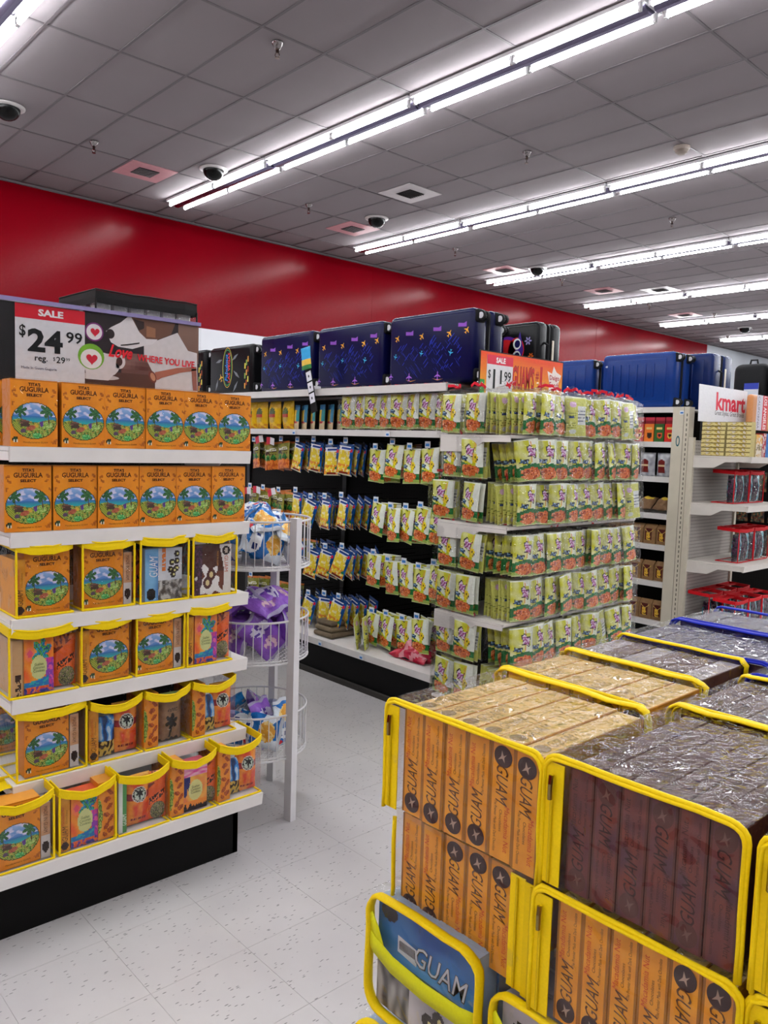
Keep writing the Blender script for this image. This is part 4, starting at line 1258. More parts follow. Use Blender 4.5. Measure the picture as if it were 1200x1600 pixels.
for k, y in enumerate([3.80, 3.68, 3.57, 3.46, 3.345, 3.235, 3.12, 3.01]):
    clone(bunS[k % 2], (3.15, y, 1.582), FX + random.uniform(-.12, .12), 'cellophane snack bundle, %s from the left on the upper shelf of the snack aisle' % ORD[k], 'snack bundles on the aisle shelf')

# ================================================================== END DISPLAY OF SNACK BUNDLES
ge = thing('end_display', 'white shelved end display packed with yellow green snack bundles', 'shelf')
EX0, EX1, EL, EB = 3.055, 4.24, 2.425, 2.915
MB().box(EX0+.06, EX1, 2.895, 2.928, 0, 1.56, BLACK).build('back_panel', M_pegblack, ge)
ez = [1.562, 1.112, .63, .165]
for z in ez[:3]: shelf_part(ge, EX0, EX1, EL, 2.895, z, col=C('#d9d2cb'), lip=.036, front=.014)
shelf_part(ge, EX0, EX1, EL, 2.895, ez[3], name='base_deck', brackets=False)
MB().box(EX0+.03, EX1-.03, 2.46, 2.49, 0, .125, BLACK).box(EX0+.03, EX0+.05, 2.46, 2.895, 0, .125, BLACK).build('kick_plate', M_matte, ge)
rowz = [1.563, 1.335, 1.113, .858, .631, .392, .166]
rname = ['top row', 'second row', 'third row', 'fourth row', 'fifth row', 'sixth row', 'bottom row']
for r, z in enumerate(rowz):
    n = 9
    for k in range(n):
        x = 3.165 + k*.124 + random.uniform(-.012, .012)
        v = bun[3] if (r, k) in ((0, 3), (0, 7), (2, 8), (5, 6)) else bun[(k*2 + r) % 3]
        if k == 0: v = bunC[r % 2]
        o = clone(v, (x, 2.372 + random.uniform(-.012, .02), z), (random.uniform(-.08, .03), random.uniform(-.11, .11), random.uniform(-.3, .25)),
              'cellophane snack bundle on the end display front, %s from left in the %s' % (ORD[k], rname[r]), 'snack bundles on the end display')
    for k, y in enumerate((2.84, 2.685)):
        if r == 2 and k == 0: y += .05
        clone(bunS[(r+k) % 2], (3.055 - .012*k, y + random.uniform(-.012, .012), z), (random.uniform(-.04, .03), random.uniform(-.06, .06), FX + random.uniform(-.12, .12)),
              'cellophane snack bundle on the end display left side, %s column, %s' % (('rear', 'front')[k], rname[r]), 'snack bundles on the end display side')
# $11.99 sign
def sign_11():
    t = thing('sale_sign', "orange sale sign reading Guam's #1 with 11.99 price card above snack bundles", 'sign', (0, 2.74, 0))
    x0, x1, z0, z1 = 3.165, 3.90, 1.565, 2.005
    MB().box(x0, x1, .002, .008, z0, z1, C('#2a2523')).build('holder', M_matte, t)
    m = MB(); fr = ((x0+.006, .0015, z0+.17), (1,0,0), (0,0,1)); W, H = x1-x0-.012, z1-z0-.176
    def bg(u, v):
        if v < .3 and .35 < u < .75 and v < .3 - .3*abs(u-.5): return C('#f2d53a')
        if u < .06 and v < .45: return C('#2f9a3f')
        return mix(C('#f0b428'), C('#ea4a16'), v*1.3 - .25 + .15*nv(u*4, v*4))
    m.raster(fr, W, H, 40, 20, bg, 1)
    m.text(fr, "GUAM'S", .5*W, .57*H, .27*W, .5*H, C('#7d1414'), 3, bold=.05); m.text(fr, "GUAM'S", .5*W, .57*H, .265*W, .47*H, C('#c8201c'), 4, bold=.02)
    m.text(fr, "#", .67*W, .64*H, .04*W, .2*H, C('#b51a1a'), 4, bold=.02); m.text(fr, "1", .72*W, .6*H, .03*W, .5*H, C('#c8201c'), 4, bold=.05)
    star = [(.80,.78),(.86,.74),(.88,.9),(.92,.78),(.985,.72),(.95,.55),(.96,.35),(.88,.42),(.82,.3),(.83,.52)]
    m.pp(fr, [(a*W, b*H) for a, b in star], C('#f4e6df'), 3)
    m.text(fr, 'Daigo', .895*W, .64*H, .13*W, .13*H, C('#b5203c'), 5, bold=.02); m.text(fr, 'Foods', .895*W, .5*H, .13*W, .12*H, C('#b5203c'), 5, bold=.02)
    m.disc(fr, .9*W, .2*H, .05*W, .07*H, C('#2c6a30'), 3)
    m.disc(fr, .76*W, .25*H, .07*W, .12*H, C('#e8e2a0'), 3)
    m.build('banner_print', M_card, t)
    m = MB(); fr = ((x0+.055, -.001, z0+.15), (1,0,0), (0,0,1)); W, H = .215, .27
    m.box(x0+.055, x0+.27, -.0008, .001, z0+.15, z0+.42, C('#e8e4e8'))
    m.pp(fr, [(0,.82*H),(W,.82*H),(W,H),(0,H)], C('#dd2a48'), 1); m.text(fr, 'SALE', .52*W, .91*H, .36*W, .11*H, C('#f6eef0'), 3, bold=.04)
    m.text(fr, '$', .1*W, .62*H, .1*W, .19*H, BLACK, 3); m.text(fr, '1', .28*W, .54*H, .08*W, .38*H, BLACK, 3, bold=.045); m.text(fr, '1', .54*W, .59*H, .065*W, .27*H, BLACK, 3, bold=.045)
    m.text(fr, '99', .8*W, .61*H, .27*W, .2*H, BLACK, 3, bold=.01)
    m.build('price_card', M_card, t)
sign_11()

# --- base deck goods: brown bundled mats and a red plastic bag
ma = MB()
for k in range(3): ma.rbox(-.12+.01*k, .13, -.09+.012*k, .10, .035*k, .035*k+.033, .014, C(('#6b5c48', '#75664f', '#5f513f')[k]), 2)
tag(ma.build('folded_sacks', M_fruit), 'stack of brown folded sacks on the base deck under blue chips', 'sacks').location = (3.25, 3.95, .25)
rb = pouch('plastic_bag', .3, .2, .12, lambda u, v: C('#b5203c') if nv(u*4, v*4) > -.1 else C('#d98a94'), lambda u, v: C('#b5203c'), 22, 20, M_foil, .05, 3)
tag(link('plastic_bag', rb, None, (3.17, 3.22, .262), (-1.2, 0, FX)), 'crumpled red and clear plastic bag on the base deck by the end display', 'plastic bag')
for k, y in enumerate((3.62, 3.55)):
    tag(link('snack_pouch', ME_lime_a, None, (3.16, y, .2495), (.12, .12 - .2*k, FX-.9)), 'yellow green snack pouch leaning on the base deck, ' + ('left one', 'right one')[k], 'snack pack', 'pouches leaning on the base deck')

# --- clip strip hanging off the top shelf
cs = thing('clip_strip', 'clip strip with blue pouch and white tags dangling below blue suitcases', 'clip strip', (3.075, 4.07, 1.88), (0, -.28, FX))
MB().box(-.012, .012, 0, .07, -.05, -.03, C('#e2dfe2')).build('shelf_clip', M_matte, cs)
s = MB().box(-.03, .03, -.002, .002, -.2, .09, C('#151314'))
s.build('strip', M_matte, cs)
for k in range(3):
    q = MB().box(-.025, .025, -.004, -.002, .005-.072*k, .066-.072*k, C('#e6e4ec')); q.disc(((-.025, -.004, .005-.072*k), (1,0,0), (0,0,1)), .025, .03, .007, .009, C('#2a2a34'), 2)
    q.build('tag', M_card, cs)
link('pouch', pouch('pouch', .1, .14, .02, lambda u, v: C('#2fa0d8') if v > .45 else C('#e8c04a') if v > .2 else C('#3f8a4a'), lambda u, v: C('#b9bcc4'), 12, 16), cs, (0, -.012, .08), (0, .15, 0))

# ================================================================== SUITCASES
PLANE = [(0,1),(.12,.8),(.12,.35),(.95,-.15),(.95,-.35),(.12,-.1),(.1,-.65),(.4,-.9),(.4,-1),(0,-.88),(-.4,-1),(-.4,-.9),(-.1,-.65),(-.12,-.1),(-.95,-.35),(-.95,-.15),(-.12,.35),(-.12,.8)]
def plane2d(x, y, s, rot): return [(x + s*(a*cos(rot)-b*sin(rot)), y + s*(a*sin(rot)+b*cos(rot))) for a, b in PLANE]
def suitcase(label, loc, rot, w, d, h, col, kind, group, wheels=True):
    """lying on its long edge, wheels at +x end; front shell faces -Y; base z=0"""
    t = thing('suitcase', label, 'suitcase', loc, rot, group)
    r = .035
    MB().rbox(-w/2, w/2, 0, d*.47, 0, h, r, col, 4).build('front_shell', M_shell, t, True)
    MB().rbox(-w/2, w/2, d*.53, d, 0, h, r, col, 4).build('back_shell', M_shell, t, True)
    MB().rbox(-w/2+.004, w/2-.004, d*.42, d*.58, .004, h-.004, .03, C('#141416'), 3).build('zip_seam', M_fabric, t, True)
    fr = ((-w/2, 0, 0), (1,0,0), (0,0,1))
    m = MB()
    if kind == 'plane':
        for (x, y, s, ro, c) in [(.12,.68,.020,-.6,'#e8a83c'),(.42,.68,.020,-.6,'#e8a83c'),(.74,.68,.021,-.6,'#e8a83c'),(.93,.7,.02,-.6,'#e8a83c'),
                                 (.1,.42,.016,2.9,'#3fa6d8'),(.42,.44,.016,2.9,'#3fa6d8'),(.76,.42,.018,2.9,'#3fa6d8'),
                                 (.28,.12,.024,0,'#9a62c8'),(.62,.12,.024,0,'#9a62c8'),(.05,.14,.018,0,'#9a62c8')]:
            m.pp(fr, plane2d(x*w, y*h, s, ro), C(c), 2)
        for (x, y) in ((.27,.74),(.6,.76),(.88,.78)):
            m.pp(fr, [(x*w-.03,y*h-.01),(x*w+.03,y*h-.014),(x*w+.03,y*h+.014),(x*w+.012,y*h+.006),(x*w-.03,y*h+.01)], C('#8a52b8'), 2)
        m.build('plane_print', M_shell, t); m = MB()
        rs = random.Random(3)
        for q in range(90):
            x, y = rs.uniform(.1, .85)*w, rs.uniform(.2, .6)*h; l = rs.uniform(.02, .06); a = rs.choice((.8, -.8)); 
            dx, dy = l*cos(a), l*sin(a); e = .0018
            m.pp(fr, [(x, y), (x+dx, y+dy), (x+dx+e, y+dy-e*2), (x+e, y-e*2)], C('#2434a8'), 1)
        m.build('hatch_print', M_shell, t, kind='stuff'); m = MB()
        for x in (.3, .62):
            m.pp(fr, [(x*w-.04, .035), (x*w, .026), (x*w+.045, .03), (x*w, .022)], C('#c98a3c'), 2)
    elif kind == 'vegas':
        cols = ['#d8b23c', '#3fa65a', '#3a78c8', '#d03a44']
        n = 24
        for i, (rx, ry, c) in enumerate(((.07, .15, cols[0]), (.062, .135, cols[1]))):
            m.disc(fr, .45*w, .55*h, rx, ry, C(c), 1+i*2, 20); m.disc(fr, .45*w, .55*h, rx-.004, ry-.004, C('#121214'), 2+i*2, 20)
        m.text(fr, 'Fabulous', .43*w, .55*h, .2, .04, C(cols[2]), 6, rot=pi/2, shear=.2, bold=.02); m.text(fr, 'LAS VEGAS', .49*w, .55*h, .22, .03, C(cols[3]), 6, rot=pi/2, bold=.02)
        m.pp(fr, plane2d(.3*w, .35*h, .03, .3), C('#c99a3c'), 2)
        for (x, y, a) in ((.62,.75,.5),(.66,.4,-.6),(.25,.7,.2),(.64,.15,.9),(.2,.2,1.2)):
            m.pp(fr, [(x*w+.05*cos(a), y*h+.05*sin(a)), (x*w-.012*sin(a), y*h+.012*cos(a)), (x*w-.05*cos(a), y*h-.05*sin(a)), (x*w+.012*sin(a), y*h-.012*cos(a))], C('#6f7278'), 1)
        m.build('neon_print', M_shell, t); m = MB()
        for k in range(9):
            m.pp(fr, [(.84*w+(k%3)*.02, .1*h+k*.024), (.84*w+.016+(k%3)*.02, .1*h+k*.024), (.84*w+.016+(k%3)*.02, .1*h+k*.024+.04), (.84*w+(k%3)*.02, .1*h+k*.024+.04)], C(('#c98a3c', '#8a3a1c', '#cfc24a', '#7f9a4a')[k % 4]), 1+k % 3)
    elif kind == 'owl':
        q = .3*w
        m.disc(fr, .34*w+q, .6*h, .11, .085, C('#5a2a8a'), 1, 24); m.disc(fr, .32*w+q, .6*h, .1, .068, C('#d8282c'), 2, 24)
        m.disc(fr, .46*w+q, .6*h, .06, .075, C('#d8282c'), 2, 20); m.pp(fr, [(.45*w+q,.6*h),(.5*w+q,.86*h),(.55*w+q,.6*h),(.5*w+q,.34*h)], C('#4a2f8a'), 3)
        for s in (-1, 1):
            m.disc(fr, .47*w+q, .6*h+s*.036, .03, .033, C('#ece8ea'), 4, 18); m.disc(fr, .475*w+q, .6*h+s*.036, .021, .023, C('#1c1a4a'), 5, 16)
        for (x, y, s, c) in ((.42,.25,.03,'#d8641e'),(.9,.72,.026,'#8d84b8'),(.7,.2,.022,'#d8641e'),(.94,.5,.02,'#d8641e'),(.55,.16,.018,'#b5503c'),(.92,.3,.026,'#1f6a52'),(.2,.7,.03,'#8d84b8')):
            for k in range(6):
                a = k*pi/3
                m.disc(fr, x*w+s*.6*cos(a), y*h+s*.6*sin(a), s*.42, s*.2, C(c), 1, 8, a)
    else:
        for k in range(6):
            x = (.15 + .115*k)*w
            MB().rbox(x-w/2, x-w/2+.016, -.016, .03, .085, h-.085, .006, col, 2).build('rib', M_shell, t, True)
        MB().rbox(-w/2+.055, w/2-.065, -.006, .03, .05, h-.05, .006, col, 2).build('raised_panel', M_shell, t, True)
        m.disc(fr, .08*w, .78*h, .014, .008, C('#b9c4d4'), 12)
    if m.v: m.build('shell_print', M_shell, t)
    if wheels:
        for zz in (.045, h-.045):
            for yy in (d*.2, d*.8):
                c = MB().rbox(w/2-.04, w/2+.012, yy-.035, yy+.035, zz-.035, zz+.035, .012, C('#101012'), 2)
                g_ = c.build('wheel_housing', M_matte, t, True)
                wm = MB()
                for o_ in (-.014, .014):
                    wm.cyl((w/2+.022, yy+o_-.008, zz), (w/2+.022, yy+o_+.008, zz), .026, C('#1a1a1c'), 14)
                    wm.cyl((w/2+.022, yy+o_-.0095, zz), (w/2+.022, yy+o_+.0095, zz), .017, C('#c8c8cc'), 10)
                wm.build('wheel', M_matte, g_)
    else:
        MB().tube([(w/2, d*.3, h*.3), (w/2+.03, d*.3, h*.34), (w/2+.03, d*.3, h*.66), (w/2, d*.3, h*.7)], .008, C('#161618'), 8).build('handle', M_matte, t)
        MB().rbox(w/2-.002, w/2+.006, d*.6, d*.66, h*.3, h*.75, .002, C('#e6dccb'), 1).build('strap', M_card, t)
    return t
ZT = 1.838
NAVY = C('#0a0c38'); 
suitcase('dark blue suitcase with airplane print, nearest the end display', (3.2, 3.155, ZT), FX, .66, .26, .40, NAVY, 'plane', 'airplane print suitcases')
suitcase('dark blue suitcase with airplane print, middle of the three in the front row', (3.2, 3.855, ZT), FX, .63, .26, .395, NAVY, 'plane', 'airplane print suitcases')
suitcase('dark blue suitcase with airplane print, leftmost of the three in the front row', (3.2, 4.53, ZT), FX, .61, .26, .395, NAVY, 'plane', 'airplane print suitcases')
suitcase('black suitcase with neon sign print, nearer of the two', (3.2, 5.235, ZT), FX, .60, .26, .36, C('#101012'), 'vegas', 'black neon print suitcases')
suitcase('black suitcase with neon sign print, farther one half hidden by the sale sign', (3.2, 5.90, ZT), FX, .60, .26, .36, C('#101012'), 'vegas', 'black neon print suitcases')
suitcase('dark blue airplane print suitcase in the row behind, mostly hidden', (3.50, 3.37, ZT), FX, .64, .25, .39, NAVY, 'plane', 'airplane print suitcases')
suitcase('black suitcase with red owl and flower print behind the orange sale sign', (3.82, 3.19, ZT), FX, .62, .25, .41, C('#121214'), 'owl', 'owl suitcases', False)

# ================================================================== RIGHT GONDOLA (coffee side + white pegboard end display)
gc = thing('gondola_shelving', 'beige framed shelving with coffee and tea on white shelves, blue suitcases on top', 'shelf', (0,0,0), FX)
CF = 5.60; CY0_, CY1_ = 2.93, 7.0
MB().box(-CY1_, -CY0_, CF+.42, CF+.46, 0, 1.82, BLACK).build('back_panel', M_pegblack, gc)
MB().box(-CY1_, -CY0_, CF+.46, CF+.9, 0, 1.8, C('#2a2624')).build('core', M_matte, gc)
CZ = [1.842, 1.582, 1.318, 1.038, .80, .518, .215]
for k, z in enumerate(CZ):
    shelf_part(gc, -CY1_, -CY0_, CF + (.0 if k else .0), CF+.44, z, lip=.04, brackets=False, name='top_shelf' if k == 0 else 'shelf')
MB().box(-CY1_, -CY0_, CF+.44, CF+.94, 1.815, 1.842, WHITE).build('top_shelf', M_metal, gc)
MB().box(-CY1_, -CY0_, CF+.03, CF+.06, 0, .175, BLACK).build('kick_plate', M_matte, gc)
u_ = MB().box(-2.93, -2.803, CF-.02, CF+.06, 0, 1.842, BEIGE)
u_.box(-2.845, -2.842, CF-.021, CF-.0195, 0, 1.84, C('#6b6252')).build('end_upright', M_metal, gc)
m_ = MB()
for k in range(48): m_.box(-2.822, -2.816, CF-.0215, CF-.0195, .08+k*.036, .10+k*.036, C('#4a4238'))
m_.build('slot_strip', M_metal, gc)
shelf_tag(gc, -2.86, CF-.015, 1.80); shelf_tag(gc, -3.3, CF, 1.298)
m_ = MB(); m_.disc(((-2.9, CF-.0205, 1.55), (1,0,0), (0,0,1)), .02, .04, .016, .04, C('#1f5a66'), 1, 14); m_.disc(((-2.9, CF-.0205, 1.55), (1,0,0), (0,0,1)), .02, .04, .009, .028, BEIGE, 2, 14)
m_.build('aisle_mark', M_card, gc)

gd = thing('end_display', 'white pegboard end display with golden soap boxes and red trimmed bags', 'shelf')
MB().box(CF, 6.36, 2.775, 2.80, 0, 1.60, WHITE).build('pegboard', M_pegwhite, gd)
for x in (CF-.005, 6.36): MB().box(x-.012, x+.02, 2.76, 2.80, 0, 1.62, BEIGE).build('upright', M_metal, gd)
for z in (1.49, 1.145, .72): shelf_part(gd, CF, 6.38, 2.345, 2.775, z, col=C('#d8d1c8'))
shelf_part(gd, CF, 6.38, 2.3, 2.775, .22, col=C('#d8d1c8'), brackets=False, name='base_deck')
MB().box(CF+.02, 6.36, 2.36, 2.39, 0, .18, BLACK).build('kick_plate', M_matte, gd)
fl2 = clone(fl, (6.0, 2.33, 1.10), (0, .1, 0), 'red and white sale flag hanging from the second pegboard shelf', 'red and white sale flags')

# tea cartons
def tea(c1, c2):
    def fn(u, v):
        if v > .86: return C(c1)
        if el(u, v, .55, .36, .3, .17): return C('#2a1010') if el(u, v, .55, .36, .14, .08) else C(c2)
        if .7 < v < .8 and .2 < u < .8: return C('#e0c070')
        return C(c1)
    return fn
TE = {'green': carton('tea_box', .078, .135, .06, tea('#2f5a26', '#c9522a'), 10, 16, C('#24481d')),
      'red': carton('tea_box', .078, .135, .06, tea('#c0281c', '#e0b24a'), 10, 16, C('#8d1a14')),
      'orange': carton('tea_box', .078, .135, .06, tea('#e0762a', '#3a2410'), 10, 16, C('#b04a18'))}
for k, c in enumerate(['red', 'green', 'orange', 'red', 'green', 'red', 'green']):
    y = 2.975 + .084*k
    tag(link('tea_box', TE[c], None, (CF+.03, y, CZ[1]+.001), FX), '%s tea carton, %s from the beige post on the tea shelf' % (c, ORD[k]), 'carton', 'tea cartons')
lay = carton('tea_box', .078, .05, .06, lambda u, v: C('#7a1620') if v < .5 else C('#a8283a'), 6, 4, C('#5a1018'))
for k in range(7):
    tag(link('tea_box', lay, None, (CF+.04, 2.975 + .084*k, CZ[1]+.137), FX), 'flat dark red tea carton lying on the tea boxes, %s from the beige post' % ORD[k], 'carton', 'flat tea cartons')
sv = pouch('coffee_pack', .125, .18, .06, silver_pack, lambda u, v: C('#9a9aa0'), 20, 26)
for k in range(4):
    tag(link('coffee_pack', sv, None, (CF+.07, 3.02+.14*k, CZ[2]+.001), (0, 0, FX+random.uniform(-.1, .1))), 'silver foil coffee pack with dark red label, %s from the beige post' % ORD[k], 'coffee pack', 'silver coffee packs')
kb = pouch('coffee_bag', .13, .15, .07, lambda u, v: (C('#d8b43a') if .35 < u < .85 and .55 < v < .85 else C('#7a5c40')), lambda u, v: C('#7a5c40'), 16, 18, M_fruit, .012)
for k in range(4):
    tag(link('coffee_bag', kb, None, (CF+.04, 3.03+.135*k, CZ[3]+.03), (-1.0, 0, FX+random.uniform(-.2, .2))), 'brown coffee bag with yellow label lying down, %s from the beige post' % ORD[k], 'coffee bag', 'brown coffee bags lying down')
def gable():
    t = thing('coffee_box', 'x', 'coffee box')
    w, d, h = .098, .06, .15
    b = MB()
    b.add([(-w/2,0,0),(w/2,0,0),(w/2,d,0),(-w/2,d,0),(-w/2,0,h*.78),(w/2,0,h*.78),(w/2,d,h*.78),(-w/2,d,h*.78),(-w/2,d/2,h),(w/2,d/2,h)],
          [(0,1,5,4),(1,2,6,5),(2,3,7,6),(3,0,4,7),(3,2,1,0),(4,5,9,8),(6,7,8,9),(5,6,9),(7,4,8)], C('#8d6a44'))
    fr = ((-w/2, 0, 0), (1,0,0), (0,0,1))
    b.raster(fr, w*.8, h*.78, 14, 18, lambda u, v: coffee_label(u, v*.86), 1)
    b.build('carton', M_fruit, t)
    MB().tube([(-w*.3, .02, h*.86), (-w*.34, -.006, h*.7), (0, -.01, h*.55), (w*.3, -.006, h*.7), (w*.28, .02, h*.86)], .0022, C('#d8b25a'), 5).build('rope_handle', M_fabric, t)
    return t
gbx = gable()
for r, z in enumerate(CZ[4:]):
    for k in range(5):
        clone(gbx, (CF+.03+random.uniform(0, .01), 2.985+.105*k, z+.001), FX+random.uniform(-.08, .08), 'brown gable coffee box with rope, %s from the beige post, %s shelf' % (ORD[k], ('fourth', 'fifth', 'lowest')[r]), 'gable coffee boxes')

# soap boxes on the pegboard display
def soap_fn(u, v):
    if v < .13 or v > .87: return C('#7d6a34')
    k = nv(u*5, v*1.5, 4)
    return C('#d8c98a') if k > .05 else C('#b59a44') if k > -.15 else C('#cfc3b0') 
so = carton('soap_box', .17, .03, .07, soap_fn, 24, 8, C('#c0b070'))
for c in range(2):
    for k in range(8):
        tag(link('soap_box', so, None, (CF+.04+random.uniform(0, .006), 2.46+.185*c, 1.491+.0305*k), FX+random.uniform(-.03, .03)), 'flat gold patterned soap box, layer %s from the bottom, %s stack' % (ORD[k], ('front', 'rear')[c]), 'soap box', 'gold soap boxes')
def flor(u, v):
    if v > .6 and nv(u*6, v*6) > 0: return C('#e0a23a')
    if .3 < v < .55 and hsh(int(u*9), int(v*20)) > .5: return C('#8a7a5a')
    return C('#ddd2c4') if nv(u*8, v*8, 2) < .2 else C('#c9a24a')
fb_ = carton('soap_box', .1, .16, .05, flor, 16, 20, C('#cbb98a'))
rb_ = carton('candy_box', .06, .17, .05, lambda u, v: C('#a8222c') if nv(u*9, v*6) > -.1 else C('#e0d8d0'), 10, 16, C('#8d1a22'))
bb_ = carton('candy_box', .07, .17, .05, lambda u, v: C('#2f74b5') if nv(u*5, v*5) > -.2 else C('#1f4f8a'), 10, 16, C('#2a66a0'))
for me, x, d_, c_ in ((fb_, 5.80, 'cream flower printed soap box standing beside the gold stacks', 'soap box'), (rb_, 5.885, 'red and white candy box next to the flower box', 'box'), (bb_, 5.955, 'blue candy box right of the red candy box', 'box'), (rb_, 6.03, 'red and white candy box at the right frame edge', 'box')):
    tag(link('soap_box' if me is fb_ else 'candy_box', me, None, (x, 2.38, 1.491), 0), d_, c_)

# kmart sign
ks = thing('store_sign', 'white tilted store sign with red store name lettering above soap boxes', 'sign', (5.56, 2.72, 1.738), (-.03, .0, 0))
MB().box(0, .80, 0, .006, 0, .265, C('#e4e2e6')).build('board', M_card, ks)
MB().box(.25, .45, .006, .03, -.24, .02, C('#d8d5d6')).build('stand', M_metal, ks)
m = MB(); fr = ((0, 0, 0), (1,0,0), (0,0,1))
m.text(fr, 'kmart', .515, .158, .5, .135, C('#d8163a'), 2, bold=.03)
m.text(fr, 'Great Styles, Great Brands', .50, .068, .5, .046, BLACK, 2, shear=.3)
m.build('lettering', M_card, ks)
# city pouch
lp = thing('souvenir_pouch', 'tan souvenir pouch printed California and Los Angeles beside the white store sign', 'pouch', (6.41, 2.62, 1.70))
b = MB().rbox(-.20, .20, 0, .05, 0, .27, .02, C('#c98a58'), 3); b.build('body', M_card, lp)
m = MB(); fr = ((-.20, 0, 0), (1,0,0), (0,0,1))
m.pp(fr, [(.08,.0),(.19,.0),(.19,.27),(.08,.27)], C('#cfc9d2'), 1); m.pp(fr, [(.19,0),(.29,0),(.29,.27),(.19,.27)], C('#cf2230'), 1)
m.text(fr, 'CALIFORNIA', .12, .135, .25, .035, C('#5a4a5a'), 3, rot=-pi/2); m.text(fr, 'LOS ANGELES', .24, .135, .26, .055, C('#efeaea'), 3, rot=-pi/2, bold=.02)
m.build('print', M_card, lp)

# red trimmed bags of dark packs
dt = pouch('snack_pack', .125, .2, .05, dark_teal, dark_teal, 16, 22)
REDT = C('#c8141f')
def redbag(desc_, x, y, z, w=.25, d=.16, h=.225, n=2, seed=0):
    gift_bag('gift_bag', 'clear gift bag with red zip trim, ' + desc_, w, d, h, (x, y, z), 0, trim=REDT, sag=.006, seed=seed, group='red trimmed gift bags', band=.024)
    for k in range(n):
        tag(link('snack_pack', dt, None, (x - w/2 + w*(k+.5)/n, y+.04, z+.006), random.uniform(-.1, .1)), 'dark teal candy pack in %s, %s one' % (desc_.replace('one', 'red trimmed bag'), ('left', 'right')[k]), 'snack pack', 'dark candy packs in red bags')
for k in range(2):
    redbag('%s one on the second pegboard shelf' % ('left', 'right')[k], 5.88+.265*k, 2.52, 1.146, seed=k)
    redbag('%s one on the third pegboard shelf' % ('left', 'right')[k], 5.86+.265*k, 2.45, .721, h=.235, seed=k+5)
for k in range(3):
    redbag('%s one at the pegboard base front' % ORD[k], 5.74+.235*k, 2.40, .221, w=.22, seed=k+9)
    redbag('%s one at the pegboard base rear' % ORD[k], 5.74+.235*k, 2.59, .221, w=.22, h=.25, seed=k+15)

# blue hard suitcases on top
BLU = C('#123070')
suitcase('large blue hard shell suitcase with vertical ribs, nearest on the right gondola', (5.72, 3.33, 1.844), FX, .63, .27, .43, BLU, 'rib', 'blue ribbed suitcases')
suitcase('blue hard shell suitcase half hidden behind snack bundles', (5.72, 4.04, 1.844), FX, .62, .26, .41, BLU, 'rib', 'blue ribbed suitcases')
suitcase('darker blue hard suitcase with side handle behind the white store sign', (6.03, 3.17, 1.844), FX, .60, .36, .44, C('#0e2050'), 'rib', 'blue ribbed suitcases', False)
# ---------------- farther gondola with toy ducks
gf = thing('gondola_shelving', 'far shelving behind the pegboard display with toy ducks', 'shelf', (0,0,0), 0)
MB().box(8.05, 8.1, 2.95, 6.5, 0, 1.85, BLACK).build('back_panel', M_pegblack, gf)
MB().box(8.0, 8.9, 2.95, 6.5, 1.82, 1.85, WHITE).build('top_shelf', M_metal, gf)
MB().box(7.98, 8.04, 2.88, 2.97, 0, 1.85, C('#ddd8d2')).build('upright', M_metal, gf)
MB().box(8.04, 8.9, 2.9, 2.93, 0, 1.8, WHITE).build('pegboard', M_pegwhite, gf)
MB().box(8.04, 8.9, 2.6, 2.9, 0, .2, C('#c9c4be')).build('base_deck', M_metal, gf)
def duck():
    t = thing('toy_duck', 'x', 'toy')
    def ball(c, r, col, s=(1,1,1), n=10):
        m = MB(); pr = []
        m.M = Matrix.Translation(c) @ Matrix.Diagonal((*s, 1))
        m.lathe([(r*sin(pi*k/8)+1e-4, -r*cos(pi*k/8)) for k in range(9)], col, n)
        return m
    ball((0, 0, .03), .034, C('#eab818'), (1, 1.15, .85)).build('body', M_shell, t, True)
    h = ball((0, -.02, .072), .024, C('#eab818')).build('head', M_shell, t, True)
    ball((0, -.045, .068), .009, C('#d8521c'), (1.4, 1, .5)).build('beak', M_shell, h, True)
    MB().box(-.02, .02, -.045, -.036, .074, .084, BLACK).build('glasses', M_shell, h)
    return t
dk = duck()
for r in range(3):
    for k in range(4):
        clone(dk, (8.12+.1*k, 2.84, .98+.12*r), 0, 'yellow toy duck, %s row from the top, %s from the white post' % (ORD[2-r], ORD[k]), 'toy ducks')
for r in range(2):
    MB().box(8.06, 8.55, 2.79, 2.9, .965+.0-.0 if r == 0 else .6, .975 if r == 0 else .61, C('#d8d2cc')).build('toy_shelf', M_metal, gf)
for r in (1, 2): MB().box(8.06, 8.55, 2.79, 2.9, .967+.12*r, .977+.12*r, C('#d8d2cc')).build('toy_shelf', M_metal, gf)
pk = pouch('snack_pack', .13, .19, .03, lambda u, v: pick([C('#2a2420'), C('#5a3a2a'), C('#3a4a3a'), C('#7a5a3a')], u*6, v*6), lambda u, v: C('#2a2420'), 12, 14)
for r in range(4):
    for k in range(4):
        tag(link('snack_pack', pk, None, (7.98, 3.08+.16*k, .55+.3*r), FX), 'dark hanging pack in the far aisle, %s row up, %s from the white post' % (ORD[r], ORD[k]), 'snack pack', 'dark packs in the far aisle')
def daybag(label, loc):
    t = thing('backpack', label, 'backpack', loc, FX)
    MB().rbox(-.17, .17, -.1, .1, 0, .56, .07, C('#0c0c0e'), 4).build('body', M_fabric, t, True)
    MB().rbox(-.13, .13, -.14, -.08, .05, .3, .03, C('#121214'), 3).build('front_pocket', M_fabric, t, True)
    MB().tube([(-.04, 0, .55), (-.03, 0, .6), (.03, 0, .6), (.04, 0, .55)], .01, C('#161618'), 6).build('handle', M_fabric, t)
    m = MB().box(-.02, .12, -.15, -.146, .2, .36, C('#c9ccd4')); m.box(-.02, .12, -.151, -.15, .3, .36, C('#2a3a9a')).build('hang_tag', M_card, t)
    return t
daybag('black backpack with blue and white hang tag, left one far right', (8.13, 3.44, 1.851))
